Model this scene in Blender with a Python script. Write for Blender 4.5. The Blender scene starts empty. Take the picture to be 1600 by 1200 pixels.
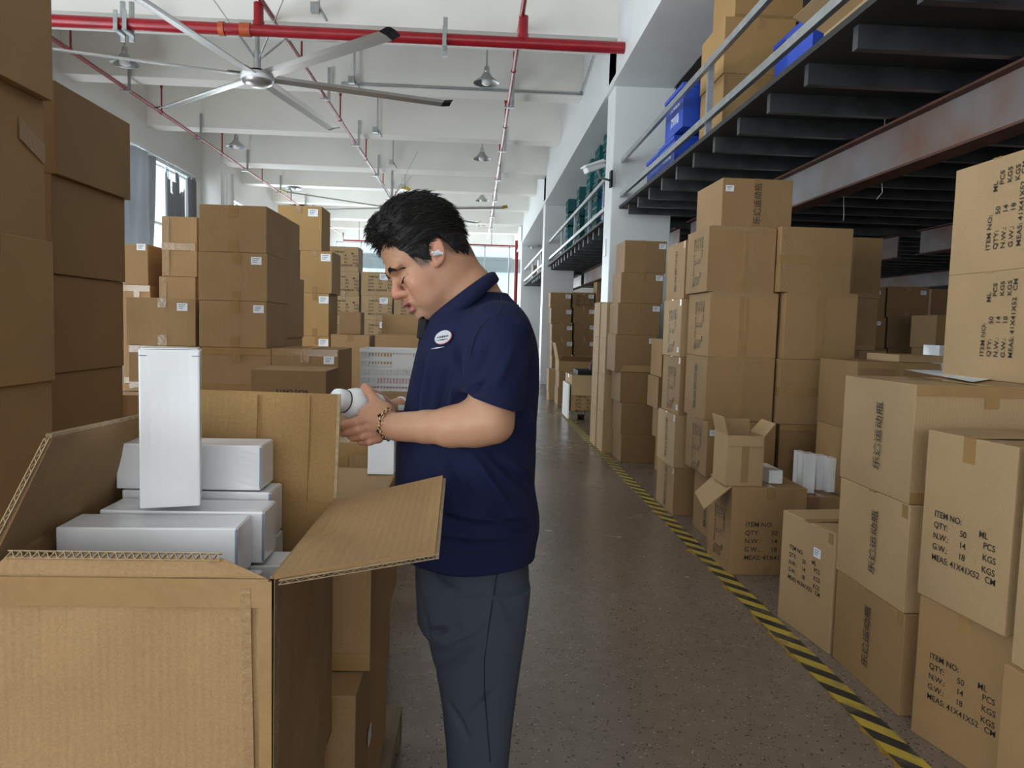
import bpy, bmesh, math, random
import numpy as np
from mathutils import Vector, Matrix, noise
random.seed(7)
D = bpy.data
COL = bpy.context.scene.collection
PI = math.pi

# ------------------------------------------------------------------ camera
F_PX, CAM_H = 1180.0, 1.43
ROLL, YAW, PITCH = math.radians(1.65), 0.0511826, 0.0763697
_f = Vector((math.sin(YAW)*math.cos(PITCH), math.cos(YAW)*math.cos(PITCH), -math.sin(PITCH)))
_r = Vector((math.cos(YAW), -math.sin(YAW), 0.0))
_u = _r.cross(_f)
CR, SR = math.cos(ROLL), math.sin(ROLL)
cam_d = D.cameras.new('camera'); cam = D.objects.new('camera', cam_d); COL.objects.link(cam)
rx = _r*CR + _u*SR          # image right axis in world
ry = -_r*SR + _u*CR         # image up axis
cam.matrix_world = Matrix(((rx.x, ry.x, -_f.x, 0), (rx.y, ry.y, -_f.y, 0), (rx.z, ry.z, -_f.z, CAM_H), (0, 0, 0, 1)))
cam_d.sensor_width = 36; cam_d.lens = 36*F_PX/1600; cam_d.clip_start = 0.05; cam_d.clip_end = 300
sc = bpy.context.scene
sc.camera = cam

def P(px, py, X=None, Y=None, Z=None):
    """a point of the photograph at a known distance (plane X, Y or Z)"""
    d = rx*((px-800)/F_PX) + ry*((600-py)/F_PX) + _f
    if X is not None: t = X/d.x
    elif Y is not None: t = Y/d.y
    else: t = (Z-CAM_H)/d.z
    return Vector((0, 0, CAM_H)) + d*t

# ------------------------------------------------------------------ world, light, exposure
sc.view_settings.view_transform = 'Standard'
sc.view_settings.look = 'None'
sc.view_settings.gamma = 1.0
sc.view_settings.use_curve_mapping = False
sc.view_settings.exposure = 0.92
w = D.worlds.new('world'); sc.world = w; w.use_nodes = True
bg = w.node_tree.nodes['Background']
bg.inputs[0].default_value = (0.86, 0.93, 1.0, 1); bg.inputs[1].default_value = 1.15

def area(name, loc, direction, sx, sy, power, col):
    l = D.lights.new(name, 'AREA'); l.shape = 'RECTANGLE'; l.size = sx; l.size_y = sy; l.energy = power; l.color = col
    o = D.objects.new(name, l); COL.objects.link(o); o.location = loc
    o.rotation_euler = Vector(direction).to_track_quat('-Z', 'Z').to_euler()
    return o
DAY = (0.90, 0.95, 1.0)
WALL_X = -6.6
# daylight through the row of left windows, the far glazing and the open dock behind the camera
for yc, sy, pw in ((-4.5, 8.0, 350), (4.9, 8.2, 340), (14.2, 7.8, 350), (23.4, 7.8, 270), (31.2, 5.0, 110)):
    area('window_daylight', (WALL_X-0.75, yc, 3.1), (1, 0, 0.42), sy, 3.0, pw*1.2, DAY)
area('far_window_daylight', (-1.5, 35.2, 2.6), (0, -1, -0.05), 9.0, 4.6, 520, DAY)
area('dock_daylight', (0.2, -9.3, 2.9), (0.0, 1, -0.04), 8.2, 4.0, 112, (1.0, 0.97, 0.93))

# ------------------------------------------------------------------ materials
def mat(name, col, rough=0.6, metal=0.0, spec=0.5, noise_amt=0.0, noise_scale=20, bump=0.0, bump_scale=200, emit=None, estr=1, col2=None, coat=0.0, coordobj=True, detail=6, rand=0.0, sheen=0.0):
    m = D.materials.new(name); m.use_nodes = True
    nt = m.node_tree; b = nt.nodes['Principled BSDF']
    b.inputs['Base Color'].default_value = (*col, 1); b.inputs['Roughness'].default_value = rough
    b.inputs['Metallic'].default_value = metal; b.inputs['Specular IOR Level'].default_value = spec
    b.inputs['Coat Weight'].default_value = coat
    b.inputs['Sheen Weight'].default_value = sheen
    tc = nt.nodes.new('ShaderNodeTexCoord'); src = tc.outputs['Object']
    last = None
    if noise_amt or col2:
        n = nt.nodes.new('ShaderNodeTexNoise'); n.inputs['Scale'].default_value = noise_scale; n.inputs['Detail'].default_value = detail
        nt.links.new(src, n.inputs['Vector'])
        r = nt.nodes.new('ShaderNodeMapRange'); r.inputs[1].default_value = 0.3; r.inputs[2].default_value = 0.7
        nt.links.new(n.outputs[0], r.inputs[0])
        mx = nt.nodes.new('ShaderNodeMix'); mx.data_type = 'RGBA'
        c2 = col2 if col2 else tuple(c*(1-noise_amt) for c in col)
        mx.inputs[6].default_value = (*col, 1); mx.inputs[7].default_value = (*c2, 1)
        nt.links.new(r.outputs[0], mx.inputs[0]); last = mx.outputs[2]
    if rand:
        oi = nt.nodes.new('ShaderNodeObjectInfo')
        r = nt.nodes.new('ShaderNodeMapRange'); r.inputs[3].default_value = 1-rand; r.inputs[4].default_value = 1+rand
        nt.links.new(oi.outputs['Random'], r.inputs[0])
        hs = nt.nodes.new('ShaderNodeHueSaturation')
        nt.links.new(r.outputs[0], hs.inputs['Value'])
        if last: nt.links.new(last, hs.inputs['Color'])
        else: hs.inputs['Color'].default_value = (*col, 1)
        last = hs.outputs[0]
    if last: nt.links.new(last, b.inputs['Base Color'])
    if bump:
        n = nt.nodes.new('ShaderNodeTexNoise'); n.inputs['Scale'].default_value = bump_scale; n.inputs['Detail'].default_value = 4
        nt.links.new(src, n.inputs['Vector'])
        bp = nt.nodes.new('ShaderNodeBump'); bp.inputs['Strength'].default_value = bump; bp.inputs['Distance'].default_value = 0.004
        nt.links.new(n.outputs[0], bp.inputs['Height']); nt.links.new(bp.outputs[0], b.inputs['Normal'])
    if emit:
        b.inputs['Emission Color'].default_value = (*emit, 1); b.inputs['Emission Strength'].default_value = estr
    return m

def kraft(name, col, rand=0.07):
    m = mat(name, col, 0.72, spec=0.35, noise_amt=0.10, noise_scale=3.0, rand=rand, detail=3)
    nt = m.node_tree; b = nt.nodes['Principled BSDF']
    tc = [n for n in nt.nodes if n.type == 'TEX_COORD'][0]
    # fibre speckle
    sp = nt.nodes.new('ShaderNodeTexNoise'); sp.inputs['Scale'].default_value = 260; sp.inputs['Detail'].default_value = 3
    nt.links.new(tc.outputs['Object'], sp.inputs['Vector'])
    r = nt.nodes.new('ShaderNodeMapRange'); r.inputs[1].default_value = 0.35; r.inputs[2].default_value = 0.65; r.inputs[3].default_value = 0.90; r.inputs[4].default_value = 1.06
    nt.links.new(sp.outputs[0], r.inputs[0])
    mul = nt.nodes.new('ShaderNodeMix'); mul.data_type = 'RGBA'; mul.blend_type = 'MULTIPLY'; mul.inputs[0].default_value = 1
    cur = b.inputs['Base Color'].links[0].from_socket
    nt.links.new(cur, mul.inputs[6]); nt.links.new(r.outputs[0], mul.inputs[7]); nt.links.new(mul.outputs[2], b.inputs['Base Color'])
    # faint flute ribs and gentle unevenness
    wv = nt.nodes.new('ShaderNodeTexWave'); wv.inputs['Scale'].default_value = 26; wv.bands_direction = 'X'; wv.inputs['Distortion'].default_value = 0.3
    nt.links.new(tc.outputs['Object'], wv.inputs['Vector'])
    n2 = nt.nodes.new('ShaderNodeTexNoise'); n2.inputs['Scale'].default_value = 7; nt.links.new(tc.outputs['Object'], n2.inputs['Vector'])
    a = nt.nodes.new('ShaderNodeMath'); a.operation = 'MULTIPLY_ADD'; a.inputs[1].default_value = 9.0
    nt.links.new(n2.outputs[0], a.inputs[0]); nt.links.new(wv.outputs[1], a.inputs[2])
    bp = nt.nodes.new('ShaderNodeBump'); bp.inputs['Strength'].default_value = 0.10; bp.inputs['Distance'].default_value = 0.0025
    nt.links.new(a.outputs[0], bp.inputs['Height']); nt.links.new(bp.outputs[0], b.inputs['Normal'])
    return m

M = {}
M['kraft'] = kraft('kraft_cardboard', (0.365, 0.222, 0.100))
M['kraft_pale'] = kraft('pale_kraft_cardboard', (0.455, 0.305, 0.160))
M['kraft_dark'] = kraft('dark_kraft_cardboard', (0.300, 0.180, 0.082))  # darker board; the size-printed carton takes it as painted shade
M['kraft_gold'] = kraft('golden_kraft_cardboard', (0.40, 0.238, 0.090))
M['kraft_edge'] = mat('cut_cardboard_edge', (0.50, 0.37, 0.22), 0.85, noise_amt=0.3, noise_scale=90)
M['tape'] = mat('brown_packing_tape', (0.36, 0.215, 0.085), 0.22, spec=0.6, noise_amt=0.15, noise_scale=12, bump=0.35, bump_scale=45, coat=0.3)
M['tape_clear'] = mat('clear_packing_tape', (0.33, 0.205, 0.097), 0.30, spec=0.4, bump=1.0, bump_scale=70)
M['sticker'] = mat('paper_sticker', (0.82, 0.83, 0.86), 0.6)
M['ink'] = mat('black_print', (0.022, 0.02, 0.018), 0.7)
M['sticker_ink'] = mat('grey_blue_print', (0.25, 0.30, 0.42), 0.7)
M['white_print'] = mat('white_print', (0.75, 0.82, 0.9), 0.6)
M['white_card'] = mat('glossy_white_card', (0.86, 0.865, 0.89), 0.20, spec=0.5, bump=0.06, bump_scale=60, coat=0.15)
M['white_matt'] = mat('white_paper', (0.78, 0.80, 0.84), 0.6)
M['paint'] = mat('white_wall_paint', (0.84, 0.83, 0.80), 0.75, noise_amt=0.06, noise_scale=1.5, bump=0.1, bump_scale=30)
M['ceilpaint'] = mat('ceiling_paint', (0.88, 0.86, 0.815), 0.85, noise_amt=0.05, noise_scale=1.2)
M['gloss_paint'] = mat('pale_column_paint', (0.78, 0.80, 0.81), 0.45, noise_amt=0.05, noise_scale=3, bump=0.08, bump_scale=12)
M['red'] = mat('red_pipe_paint', (0.33, 0.010, 0.018), 0.33, spec=0.5, noise_amt=0.25, noise_scale=9)
M['coupling'] = mat('orange_red_coupling', (0.52, 0.10, 0.03), 0.4, noise_amt=0.2)
M['galv'] = mat('galvanised_steel', (0.50, 0.53, 0.54), 0.36, metal=0.75, noise_amt=0.25, noise_scale=14)
M['alu'] = mat('brushed_aluminium', (0.46, 0.455, 0.44), 0.33, metal=0.8)
M['darksteel'] = mat('dark_mill_steel', (0.11, 0.117, 0.123), 0.38, metal=0.6, noise_amt=0.45, noise_scale=5, bump=0.1, bump_scale=20)
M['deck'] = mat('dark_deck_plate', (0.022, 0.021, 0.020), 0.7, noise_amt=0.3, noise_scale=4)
M['rust'] = mat('rusty_girder_steel', (0.24, 0.235, 0.25), 0.5, metal=0.35, col2=(0.20, 0.10, 0.06), noise_scale=1.6, bump=0.15, bump_scale=40)
M['rustflange'] = mat('rusty_flange_steel', (0.12, 0.045, 0.028), 0.7, metal=0.1, noise_amt=0.4, noise_scale=10)
M['black'] = mat('black_plastic', (0.010, 0.010, 0.011), 0.6, spec=0.25)
M['yellow'] = mat('yellow_plastic', (0.55, 0.40, 0.03), 0.5)
M['whiteplastic'] = mat('white_plastic', (0.78, 0.79, 0.80), 0.3)
M['teal'] = mat('teal_crate_plastic', (0.012, 0.15, 0.16), 0.4, noise_amt=0.3, noise_scale=2, rand=0.35)
M['blue'] = mat('blue_bin_plastic', (0.018, 0.075, 0.52), 0.4, noise_amt=0.1)
M['wood'] = mat('pallet_timber', (0.24, 0.18, 0.115), 0.8, noise_amt=0.4, noise_scale=12, bump=0.3, bump_scale=60)
M['curtain'] = mat('grey_curtain_cloth', (0.33, 0.335, 0.345), 0.9, noise_amt=0.1, noise_scale=5)
M['pink'] = mat('pale_pink_film', (0.75, 0.50, 0.56), 0.4)
M['lampglass'] = mat('frosted_bulb', (0.85, 0.86, 0.86), 0.25)
M['facade'] = mat('outside_facade', (0.62, 0.66, 0.68), 0.8)
M['facade_dark'] = mat('outside_shutters', (0.16, 0.19, 0.19), 0.6)

def glass_mat():
    m = D.materials.new('window_glass'); m.use_nodes = True; nt = m.node_tree
    nt.nodes.remove(nt.nodes['Principled BSDF']); out = nt.nodes['Material Output']
    t = nt.nodes.new('ShaderNodeBsdfTransparent'); t.inputs[0].default_value = (0.93, 0.97, 0.97, 1)
    g = nt.nodes.new('ShaderNodeBsdfGlossy'); g.inputs['Roughness'].default_value = 0.03
    mx = nt.nodes.new('ShaderNodeMixShader'); mx.inputs[0].default_value = 0.06
    nt.links.new(t.outputs[0], mx.inputs[1]); nt.links.new(g.outputs[0], mx.inputs[2]); nt.links.new(mx.outputs[0], out.inputs[0])
    return m
M['glass'] = glass_mat()
def cloth_translucent(m, amt):
    nt = m.node_tree; b = nt.nodes['Principled BSDF']; out = nt.nodes['Material Output']
    t = nt.nodes.new('ShaderNodeBsdfTranslucent'); t.inputs[0].default_value = (0.62, 0.64, 0.66, 1)
    mx = nt.nodes.new('ShaderNodeMixShader'); mx.inputs[0].default_value = amt
    nt.links.new(b.outputs[0], mx.inputs[1]); nt.links.new(t.outputs[0], mx.inputs[2]); nt.links.new(mx.outputs[0], out.inputs[0])
cloth_translucent(M['curtain'], 0.22)

def floor_mat():
    m = mat('polished_terrazzo_floor', (0.20, 0.172, 0.150), 0.2, spec=0.5)
    nt = m.node_tree; b = nt.nodes['Principled BSDF']; tc = [n for n in nt.nodes if n.type == 'TEX_COORD'][0]
    def nz(scale, detail=4):
        n = nt.nodes.new('ShaderNodeTexNoise'); n.inputs['Scale'].default_value = scale; n.inputs['Detail'].default_value = detail
        nt.links.new(tc.outputs['Object'], n.inputs['Vector']); return n
    big = nz(0.8); mid = nz(14)
    mx = nt.nodes.new('ShaderNodeMix'); mx.data_type = 'RGBA'
    mx.inputs[6].default_value = (0.195, 0.148, 0.116, 1); mx.inputs[7].default_value = (0.285, 0.222, 0.180, 1)
    nt.links.new(big.outputs[0], mx.inputs[0])
    mx2 = nt.nodes.new('ShaderNodeMix'); mx2.data_type = 'RGBA'; mx2.blend_type = 'MULTIPLY'; mx2.inputs[0].default_value = 0.35
    nt.links.new(mx.outputs[2], mx2.inputs[6]); nt.links.new(mid.outputs[0], mx2.inputs[7])
    cur = mx2.outputs[2]
    # dark and pale stone chips
    for scale, thr, colr in ((62, 0.27, (0.04, 0.03, 0.025, 1)), (48, 0.20, (0.36, 0.30, 0.25, 1))):
        v = nt.nodes.new('ShaderNodeTexVoronoi'); v.inputs['Scale'].default_value = scale; v.inputs['Randomness'].default_value = 1
        nt.links.new(tc.outputs['Object'], v.inputs['Vector'])
        wn = nt.nodes.new('ShaderNodeMath'); wn.operation = 'LESS_THAN'; wn.inputs[1].default_value = thr
        dn = nz(40, 2); ad = nt.nodes.new('ShaderNodeMath'); ad.operation = 'MULTIPLY_ADD'; ad.inputs[1].default_value = 0.9; 
        nt.links.new(dn.outputs[0], ad.inputs[0]); nt.links.new(v.outputs['Distance'], ad.inputs[2])
        sb = nt.nodes.new('ShaderNodeMath'); sb.operation = 'SUBTRACT'; sb.inputs[1].default_value = 0.36
        nt.links.new(ad.outputs[0], sb.inputs[0]); nt.links.new(sb.outputs[0], wn.inputs[0])
        m3 = nt.nodes.new('ShaderNodeMix'); m3.data_type = 'RGBA'; m3.inputs[7].default_value = colr
        nt.links.new(wn.outputs[0], m3.inputs[0]); nt.links.new(cur, m3.inputs[6]); cur = m3.outputs[2]
    nt.links.new(cur, b.inputs['Base Color'])
    rr = nt.nodes.new('ShaderNodeMapRange'); rr.inputs[3].default_value = 0.16; rr.inputs[4].default_value = 0.34
    rn = nz(2.2, 6); nt.links.new(rn.outputs[0], rr.inputs[0]); nt.links.new(rr.outputs[0], b.inputs['Roughness'])
    return m
M['floor'] = floor_mat()

def hazard_mat():
    m = mat('striped_hazard_tape', (0.5, 0.38, 0.05), 0.55)
    nt = m.node_tree; b = nt.nodes['Principled BSDF']; tc = [n for n in nt.nodes if n.type == 'TEX_COORD'][0]
    sx = nt.nodes.new('ShaderNodeSeparateXYZ'); nt.links.new(tc.outputs['Object'], sx.inputs[0])
    a = nt.nodes.new('ShaderNodeMath'); a.operation = 'MULTIPLY_ADD'; a.inputs[1].default_value = 1.25
    nt.links.new(sx.outputs[0], a.inputs[0]); nt.links.new(sx.outputs[1], a.inputs[2])
    mo = nt.nodes.new('ShaderNodeMath'); mo.operation = 'PINGPONG'; mo.inputs[1].default_value = 0.088
    nt.links.new(a.outputs[0], mo.inputs[0])
    n = nt.nodes.new('ShaderNodeTexNoise'); n.inputs['Scale'].default_value = 9; n.inputs['Detail'].default_value = 8; nt.links.new(tc.outputs['Object'], n.inputs['Vector'])
    g = nt.nodes.new('ShaderNodeMath'); g.operation = 'GREATER_THAN'; g.inputs[1].default_value = 0.044; nt.links.new(mo.outputs[0], g.inputs[0])
    mx = nt.nodes.new('ShaderNodeMix'); mx.data_type = 'RGBA'; mx.inputs[6].default_value = (0.50, 0.36, 0.045, 1); mx.inputs[7].default_value = (0.022, 0.022, 0.022, 1)
    nt.links.new(g.outputs[0], mx.inputs[0])
    w2 = nt.nodes.new('ShaderNodeMapRange'); w2.inputs[1].default_value = 0.5; w2.inputs[2].default_value = 0.75; w2.inputs[4].default_value = 0.75
    nt.links.new(n.outputs[0], w2.inputs[0])
    m2 = nt.nodes.new('ShaderNodeMix'); m2.data_type = 'RGBA'; m2.inputs[7].default_value = (0.17, 0.13, 0.09, 1)
    nt.links.new(w2.outputs[0], m2.inputs[0]); nt.links.new(mx.outputs[2], m2.inputs[6]); nt.links.new(m2.outputs[2], b.inputs['Base Color'])
    return m
M['hazard'] = hazard_mat()
M['oldyellow'] = mat('worn_yellow_floor_paint', (0.42, 0.25, 0.03), 0.7, noise_amt=0.5, noise_scale=30)

# ------------------------------------------------------------------ mesh helpers
class MB:
    def __init__(s): s.v = []; s.f = []; s.sm = []
    def add(s, vs, fs, smooth=False):
        o = len(s.v); s.v += [tuple(v) for v in vs]; s.f += [tuple(i+o for i in f) for f in fs]; s.sm += [smooth]*len(fs); return s
    def box(s, x0, x1, y0, y1, z0, z1):
        return s.add([(x0,y0,z0),(x1,y0,z0),(x1,y1,z0),(x0,y1,z0),(x0,y0,z1),(x1,y0,z1),(x1,y1,z1),(x0,y1,z1)],
                     [(0,3,2,1),(4,5,6,7),(0,1,5,4),(1,2,6,5),(2,3,7,6),(3,0,4,7)])
    def prism(s, p, q):
        """two matching polygons joined"""
        n = len(p); return s.add(list(p)+list(q), [tuple(range(n))[::-1], tuple(range(n, 2*n))] + [(i, (i+1) % n, n+(i+1) % n, n+i) for i in range(n)])
    def sheet(s, pts, t):
        """flat polygon given thickness t along its normal"""
        pts = [Vector(p) for p in pts]; n = (pts[1]-pts[0]).cross(pts[2]-pts[0]).normalized()*t
        return s.prism(pts, [p+n for p in pts])
    def bar(s, a, b, w, h, up=(0, 0, 1)):
        a, b = Vector(a), Vector(b); d = (b-a).normalized(); upv = Vector(up)
        x = d.cross(upv)
        if x.length < 1e-4: x = d.cross(Vector((0, 1, 0)))
        x.normalize(); y = x.cross(d).normalized(); x = x*w/2; y = y*h/2
        return s.prism([a-x-y, a+x-y, a+x+y, a-x+y], [b-x-y, b+x-y, b+x+y, b-x+y])
    def tube(s, pts, r, n=12, cap=True):
        pts = [Vector(p) for p in pts]; rs = r if isinstance(r, (list, tuple)) else [r]*len(pts)
        vs = []; prev = None
        for i, p in enumerate(pts):
            d = (pts[min(i+1, len(pts)-1)]-pts[max(i-1, 0)]).normalized()
            if prev is None:
                x = d.cross(Vector((0, 0, 1)))
                if x.length < 1e-3: x = d.cross(Vector((0, 1, 0)))
            else: x = prev - d*prev.dot(d)
            x.normalize(); prev = x; y = d.cross(x)
            vs += [p + (x*math.cos(2*PI*k/n) + y*math.sin(2*PI*k/n))*rs[i] for k in range(n)]
        fs = [(i*n+k, i*n+(k+1) % n, (i+1)*n+(k+1) % n, (i+1)*n+k) for i in range(len(pts)-1) for k in range(n)]
        s.add(vs, fs, True)
        if cap: s.add(vs[:n], [tuple(range(n))[::-1]]); s.add(vs[-n:], [tuple(range(n))])
        return s
    def lathe(s, prof, c=(0, 0, 0), n=28, axis=None):
        """prof: list of (radius, height); axis: direction of height"""
        c = Vector(c); R = Vector(axis or (0, 0, 1)).to_track_quat('Z', 'Y').to_matrix()
        vs = [c + R @ Vector((r*math.cos(2*PI*k/n), r*math.sin(2*PI*k/n), z)) for r, z in prof for k in range(n)]
        return s.add(vs, [(i*n+k, i*n+(k+1) % n, (i+1)*n+(k+1) % n, (i+1)*n+k) for i in range(len(prof)-1) for k in range(n)], True)
    def mesh(s, name):
        me = D.meshes.new(name); me.from_pydata(s.v, [], s.f); me.update()
        me.polygons.foreach_set('use_smooth', s.sm)
        return me
    def build(s, name, m, parent=None, bevel=0.0):
        me = s.mesh(name); me.materials.append(m)
        if bevel:
            bm = bmesh.new(); bm.from_mesh(me)
            bmesh.ops.remove_doubles(bm, verts=bm.verts, dist=1e-5)
            es = [e for e in bm.edges if len(e.link_faces) == 2 and e.calc_face_angle(0) > 0.6]
            bmesh.ops.bevel(bm, geom=es, offset=bevel, segments=2, affect='EDGES', profile=0.6)
            bm.to_mesh(me); bm.free()
        o = D.objects.new(name, me); COL.objects.link(o)
        if parent: o.parent = parent
        return o

def tag(o, label=None, cat=None, group=None, kind=None):
    if label: o['label'] = label
    if cat: o['category'] = cat
    if group: o['group'] = group
    if kind: o['kind'] = kind
    return o
def empty(name, loc, label, cat, group=None, rz=0, kind=None):
    o = D.objects.new(name, None); COL.objects.link(o); o.location = loc; o.rotation_euler = (0, 0, rz); o.empty_display_size = 0.1
    return tag(o, label, cat, group, kind)
def struct(mb, name, m, **k): return tag(mb.build(name, m, **k), kind='structure')
def copy_tree(o, parent=None):
    c = o.copy(); COL.objects.link(c)
    if parent: c.parent = parent
    for ch in list(o.children): copy_tree(ch, c)
    return c

# ------------------------------------------------------------------ writing
def text_mesh(name, items):
    """items: (string, x, y, size, align, boldness); returns one flat mesh"""
    bm = bmesh.new()
    for (t, x, y, size, al, off) in items:
        cu = D.curves.new('t', 'FONT'); cu.body = t; cu.size = size; cu.align_x = al; cu.offset = off; cu.resolution_u = 3
        o = D.objects.new('t', cu); o.location = (x, y, 0)
        COL.objects.link(o); bpy.context.view_layer.update()
        me = D.meshes.new_from_object(o.evaluated_get(bpy.context.evaluated_depsgraph_get()))
        me.transform(Matrix.Translation((x, y, 0))); bm.from_mesh(me)
        D.objects.remove(o); D.curves.remove(cu); D.meshes.remove(me)
    bmesh.ops.remove_doubles(bm, verts=bm.verts, dist=1e-6)
    me = D.meshes.new(name); bm.to_mesh(me); bm.free(); me.materials.append(M['ink'])
    return me
def item_text(name, q, n, g, meas, L=0.036):
    it = []
    for i, (a, b, c) in enumerate((('ITEM NO:', '', 'ML'), ('QTY:', q, 'PCS'), ('N.W.:', n, 'KGS'), ('G.W.:', g, 'KGS'))):
        y = 0.085-i*0.046
        it.append((a, -0.14, y, L, 'LEFT', 0.00035))
        if b: it.append((b, 0.025, y, L, 'CENTER', 0.00035))
        it.append((c, 0.130 if i else 0.105, y-(0.012 if i else 0.02), L, 'LEFT', 0.00035))
    it.append(('MEAS: '+meas, -0.14, 0.085-4*0.046, L, 'LEFT', 0.00035)); it.append(('CM', 0.150, 0.085-4*0.046, L, 'LEFT', 0.00035))
    return text_mesh(name, it)
T_ITEM = item_text('print_item', '50', '14', '18', '41X41X52')
T_FAR = item_text('print_item_far', '36', '12.7', '16', '53X42X39')
T_CN = text_mesh('print_characters', [('乐途运动瓶', 0, -0.026, 0.066, 'CENTER', 0.00035)])
T_SIZE = text_mesh('print_size', [('51*42.5*29', 0, 0, 0.030, 'CENTER', 0.00035)])
T_BIN = text_mesh('print_bin', [('周转箱', 0, 0, 0.10, 'CENTER', 0.001)])
T_BIN.materials.clear(); T_BIN.materials.append(M['white_print'])
T_BIN2 = text_mesh('print_bin_upper', [('文博塑胶', 0, 0, 0.10, 'CENTER', 0.001)])
T_BIN2.materials.clear(); T_BIN2.materials.append(M['white_print'])

FACE = {'f': lambda w, d, h, u, v: (Vector((u*w/2, -d/2-0.0012, v*h)), Vector((1, 0, 0)), Vector((0, 0, 1))),
        'l': lambda w, d, h, u, v: (Vector((-w/2-0.0012, -u*d/2, v*h)), Vector((0, -1, 0)), Vector((0, 0, 1))),
        'r': lambda w, d, h, u, v: (Vector((w/2+0.0012, u*d/2, v*h)), Vector((0, 1, 0)), Vector((0, 0, 1))),
        't': lambda w, d, h, u, v: (Vector((u*w/2, v*d/2, h+0.0012)), Vector((1, 0, 0)), Vector((0, 1, 0)))}
def on_face(parent, me, name, face, dims, u, v, rot=0, s=1.0, sx=None):
    pos, ex, ey = FACE[face](*dims, u, v); n = ex.cross(ey)
    B = Matrix((ex, ey, n)).transposed().to_4x4()
    o = D.objects.new(name, me); COL.objects.link(o); o.parent = parent
    o.matrix_local = Matrix.Translation(pos) @ B @ Matrix.Rotation(rot, 4, 'Z') @ Matrix.Diagonal((sx or s, s, 1, 1))
    return o

def sticker_mesh():
    mb = MB(); mb.box(-0.027, 0.027, -0.020, 0.020, 0, 0.0006)
    me = mb.mesh('sticker'); me.materials.append(M['sticker']); me.materials.append(M['sticker_ink'])
    bm = bmesh.new(); bm.from_mesh(me)
    for i in range(3):
        y = 0.009-i*0.009
        f = bm.faces.new([bm.verts.new(p) for p in ((-0.019, y, 0.0010), (0.016-0.006*i, y, 0.0010), (0.016-0.006*i, y+0.004, 0.0010), (-0.019, y+0.004, 0.0010))]); f.material_index = 1
    bm.to_mesh(me); bm.free(); return me
STK = sticker_mesh()

# ------------------------------------------------------------------ cartons
def box_mesh(w, d, h, seed, amp=0.0025, sag=0.004, cuts=5, bev=0.0035):
    bm = bmesh.new(); bmesh.ops.create_cube(bm, size=1)
    bmesh.ops.scale(bm, vec=(w, d, h), verts=bm.verts); bmesh.ops.translate(bm, vec=(0, 0, h/2), verts=bm.verts)
    bmesh.ops.bevel(bm, geom=bm.edges[:], offset=bev, segments=2, affect='EDGES', profile=0.6)
    big = [e for e in bm.edges if e.calc_length() > min(w, d, h)*0.7]
    bmesh.ops.subdivide_edges(bm, edges=big, cuts=cuts, use_grid_fill=True)
    for v in bm.verts:
        x, y, z = v.co.x/(w/2), v.co.y/(d/2), (v.co.z-h/2)/(h/2)
        n = noise.noise(Vector((v.co.x*4+seed*3.1, v.co.y*4, v.co.z*4)))
        for ax, (a, b, c, half) in enumerate(((x, y, z, w/2), (y, x, z, d/2), (z, x, y, h/2))):
            if abs(a) > 0.97:
                k = max(0, 1-b*b)*max(0, 1-c*c)
                if ax == 2 and a < 0: continue
                inward = sag*(0.6+0.6*math.sin(seed+ax))*k + amp*abs(n)*(0.4+k)
                v.co[ax] += -inward if a > 0 else inward
    me = D.meshes.new('cardboard_box'); bm.to_mesh(me); bm.free()
    for p in me.polygons: p.use_smooth = False
    return me

def strip(path, wdir, width, t=0.0009, seed=0, crumple=0.0):
    """tape: a thin ribbon running along path, width along wdir"""
    mb = MB(); wv = Vector(wdir).normalized()*width/2
    pts = [Vector(path[0])]
    for a, b in zip(path[:-1], path[1:]):
        a, b = Vector(a), Vector(b); k = max(1, int((b-a).length/0.03))
        pts += [a.lerp(b, (i+1)/k) for i in range(k)]
    for i in range(len(pts)-1):
        a, b = pts[i], pts[i+1]
        n = (b-a).cross(wv).normalized()*t
        mb.prism([a-wv, a+wv, b+wv, b-wv], [a-wv+n, a+wv+n, b+wv+n, b-wv+n])
    return mb

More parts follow.
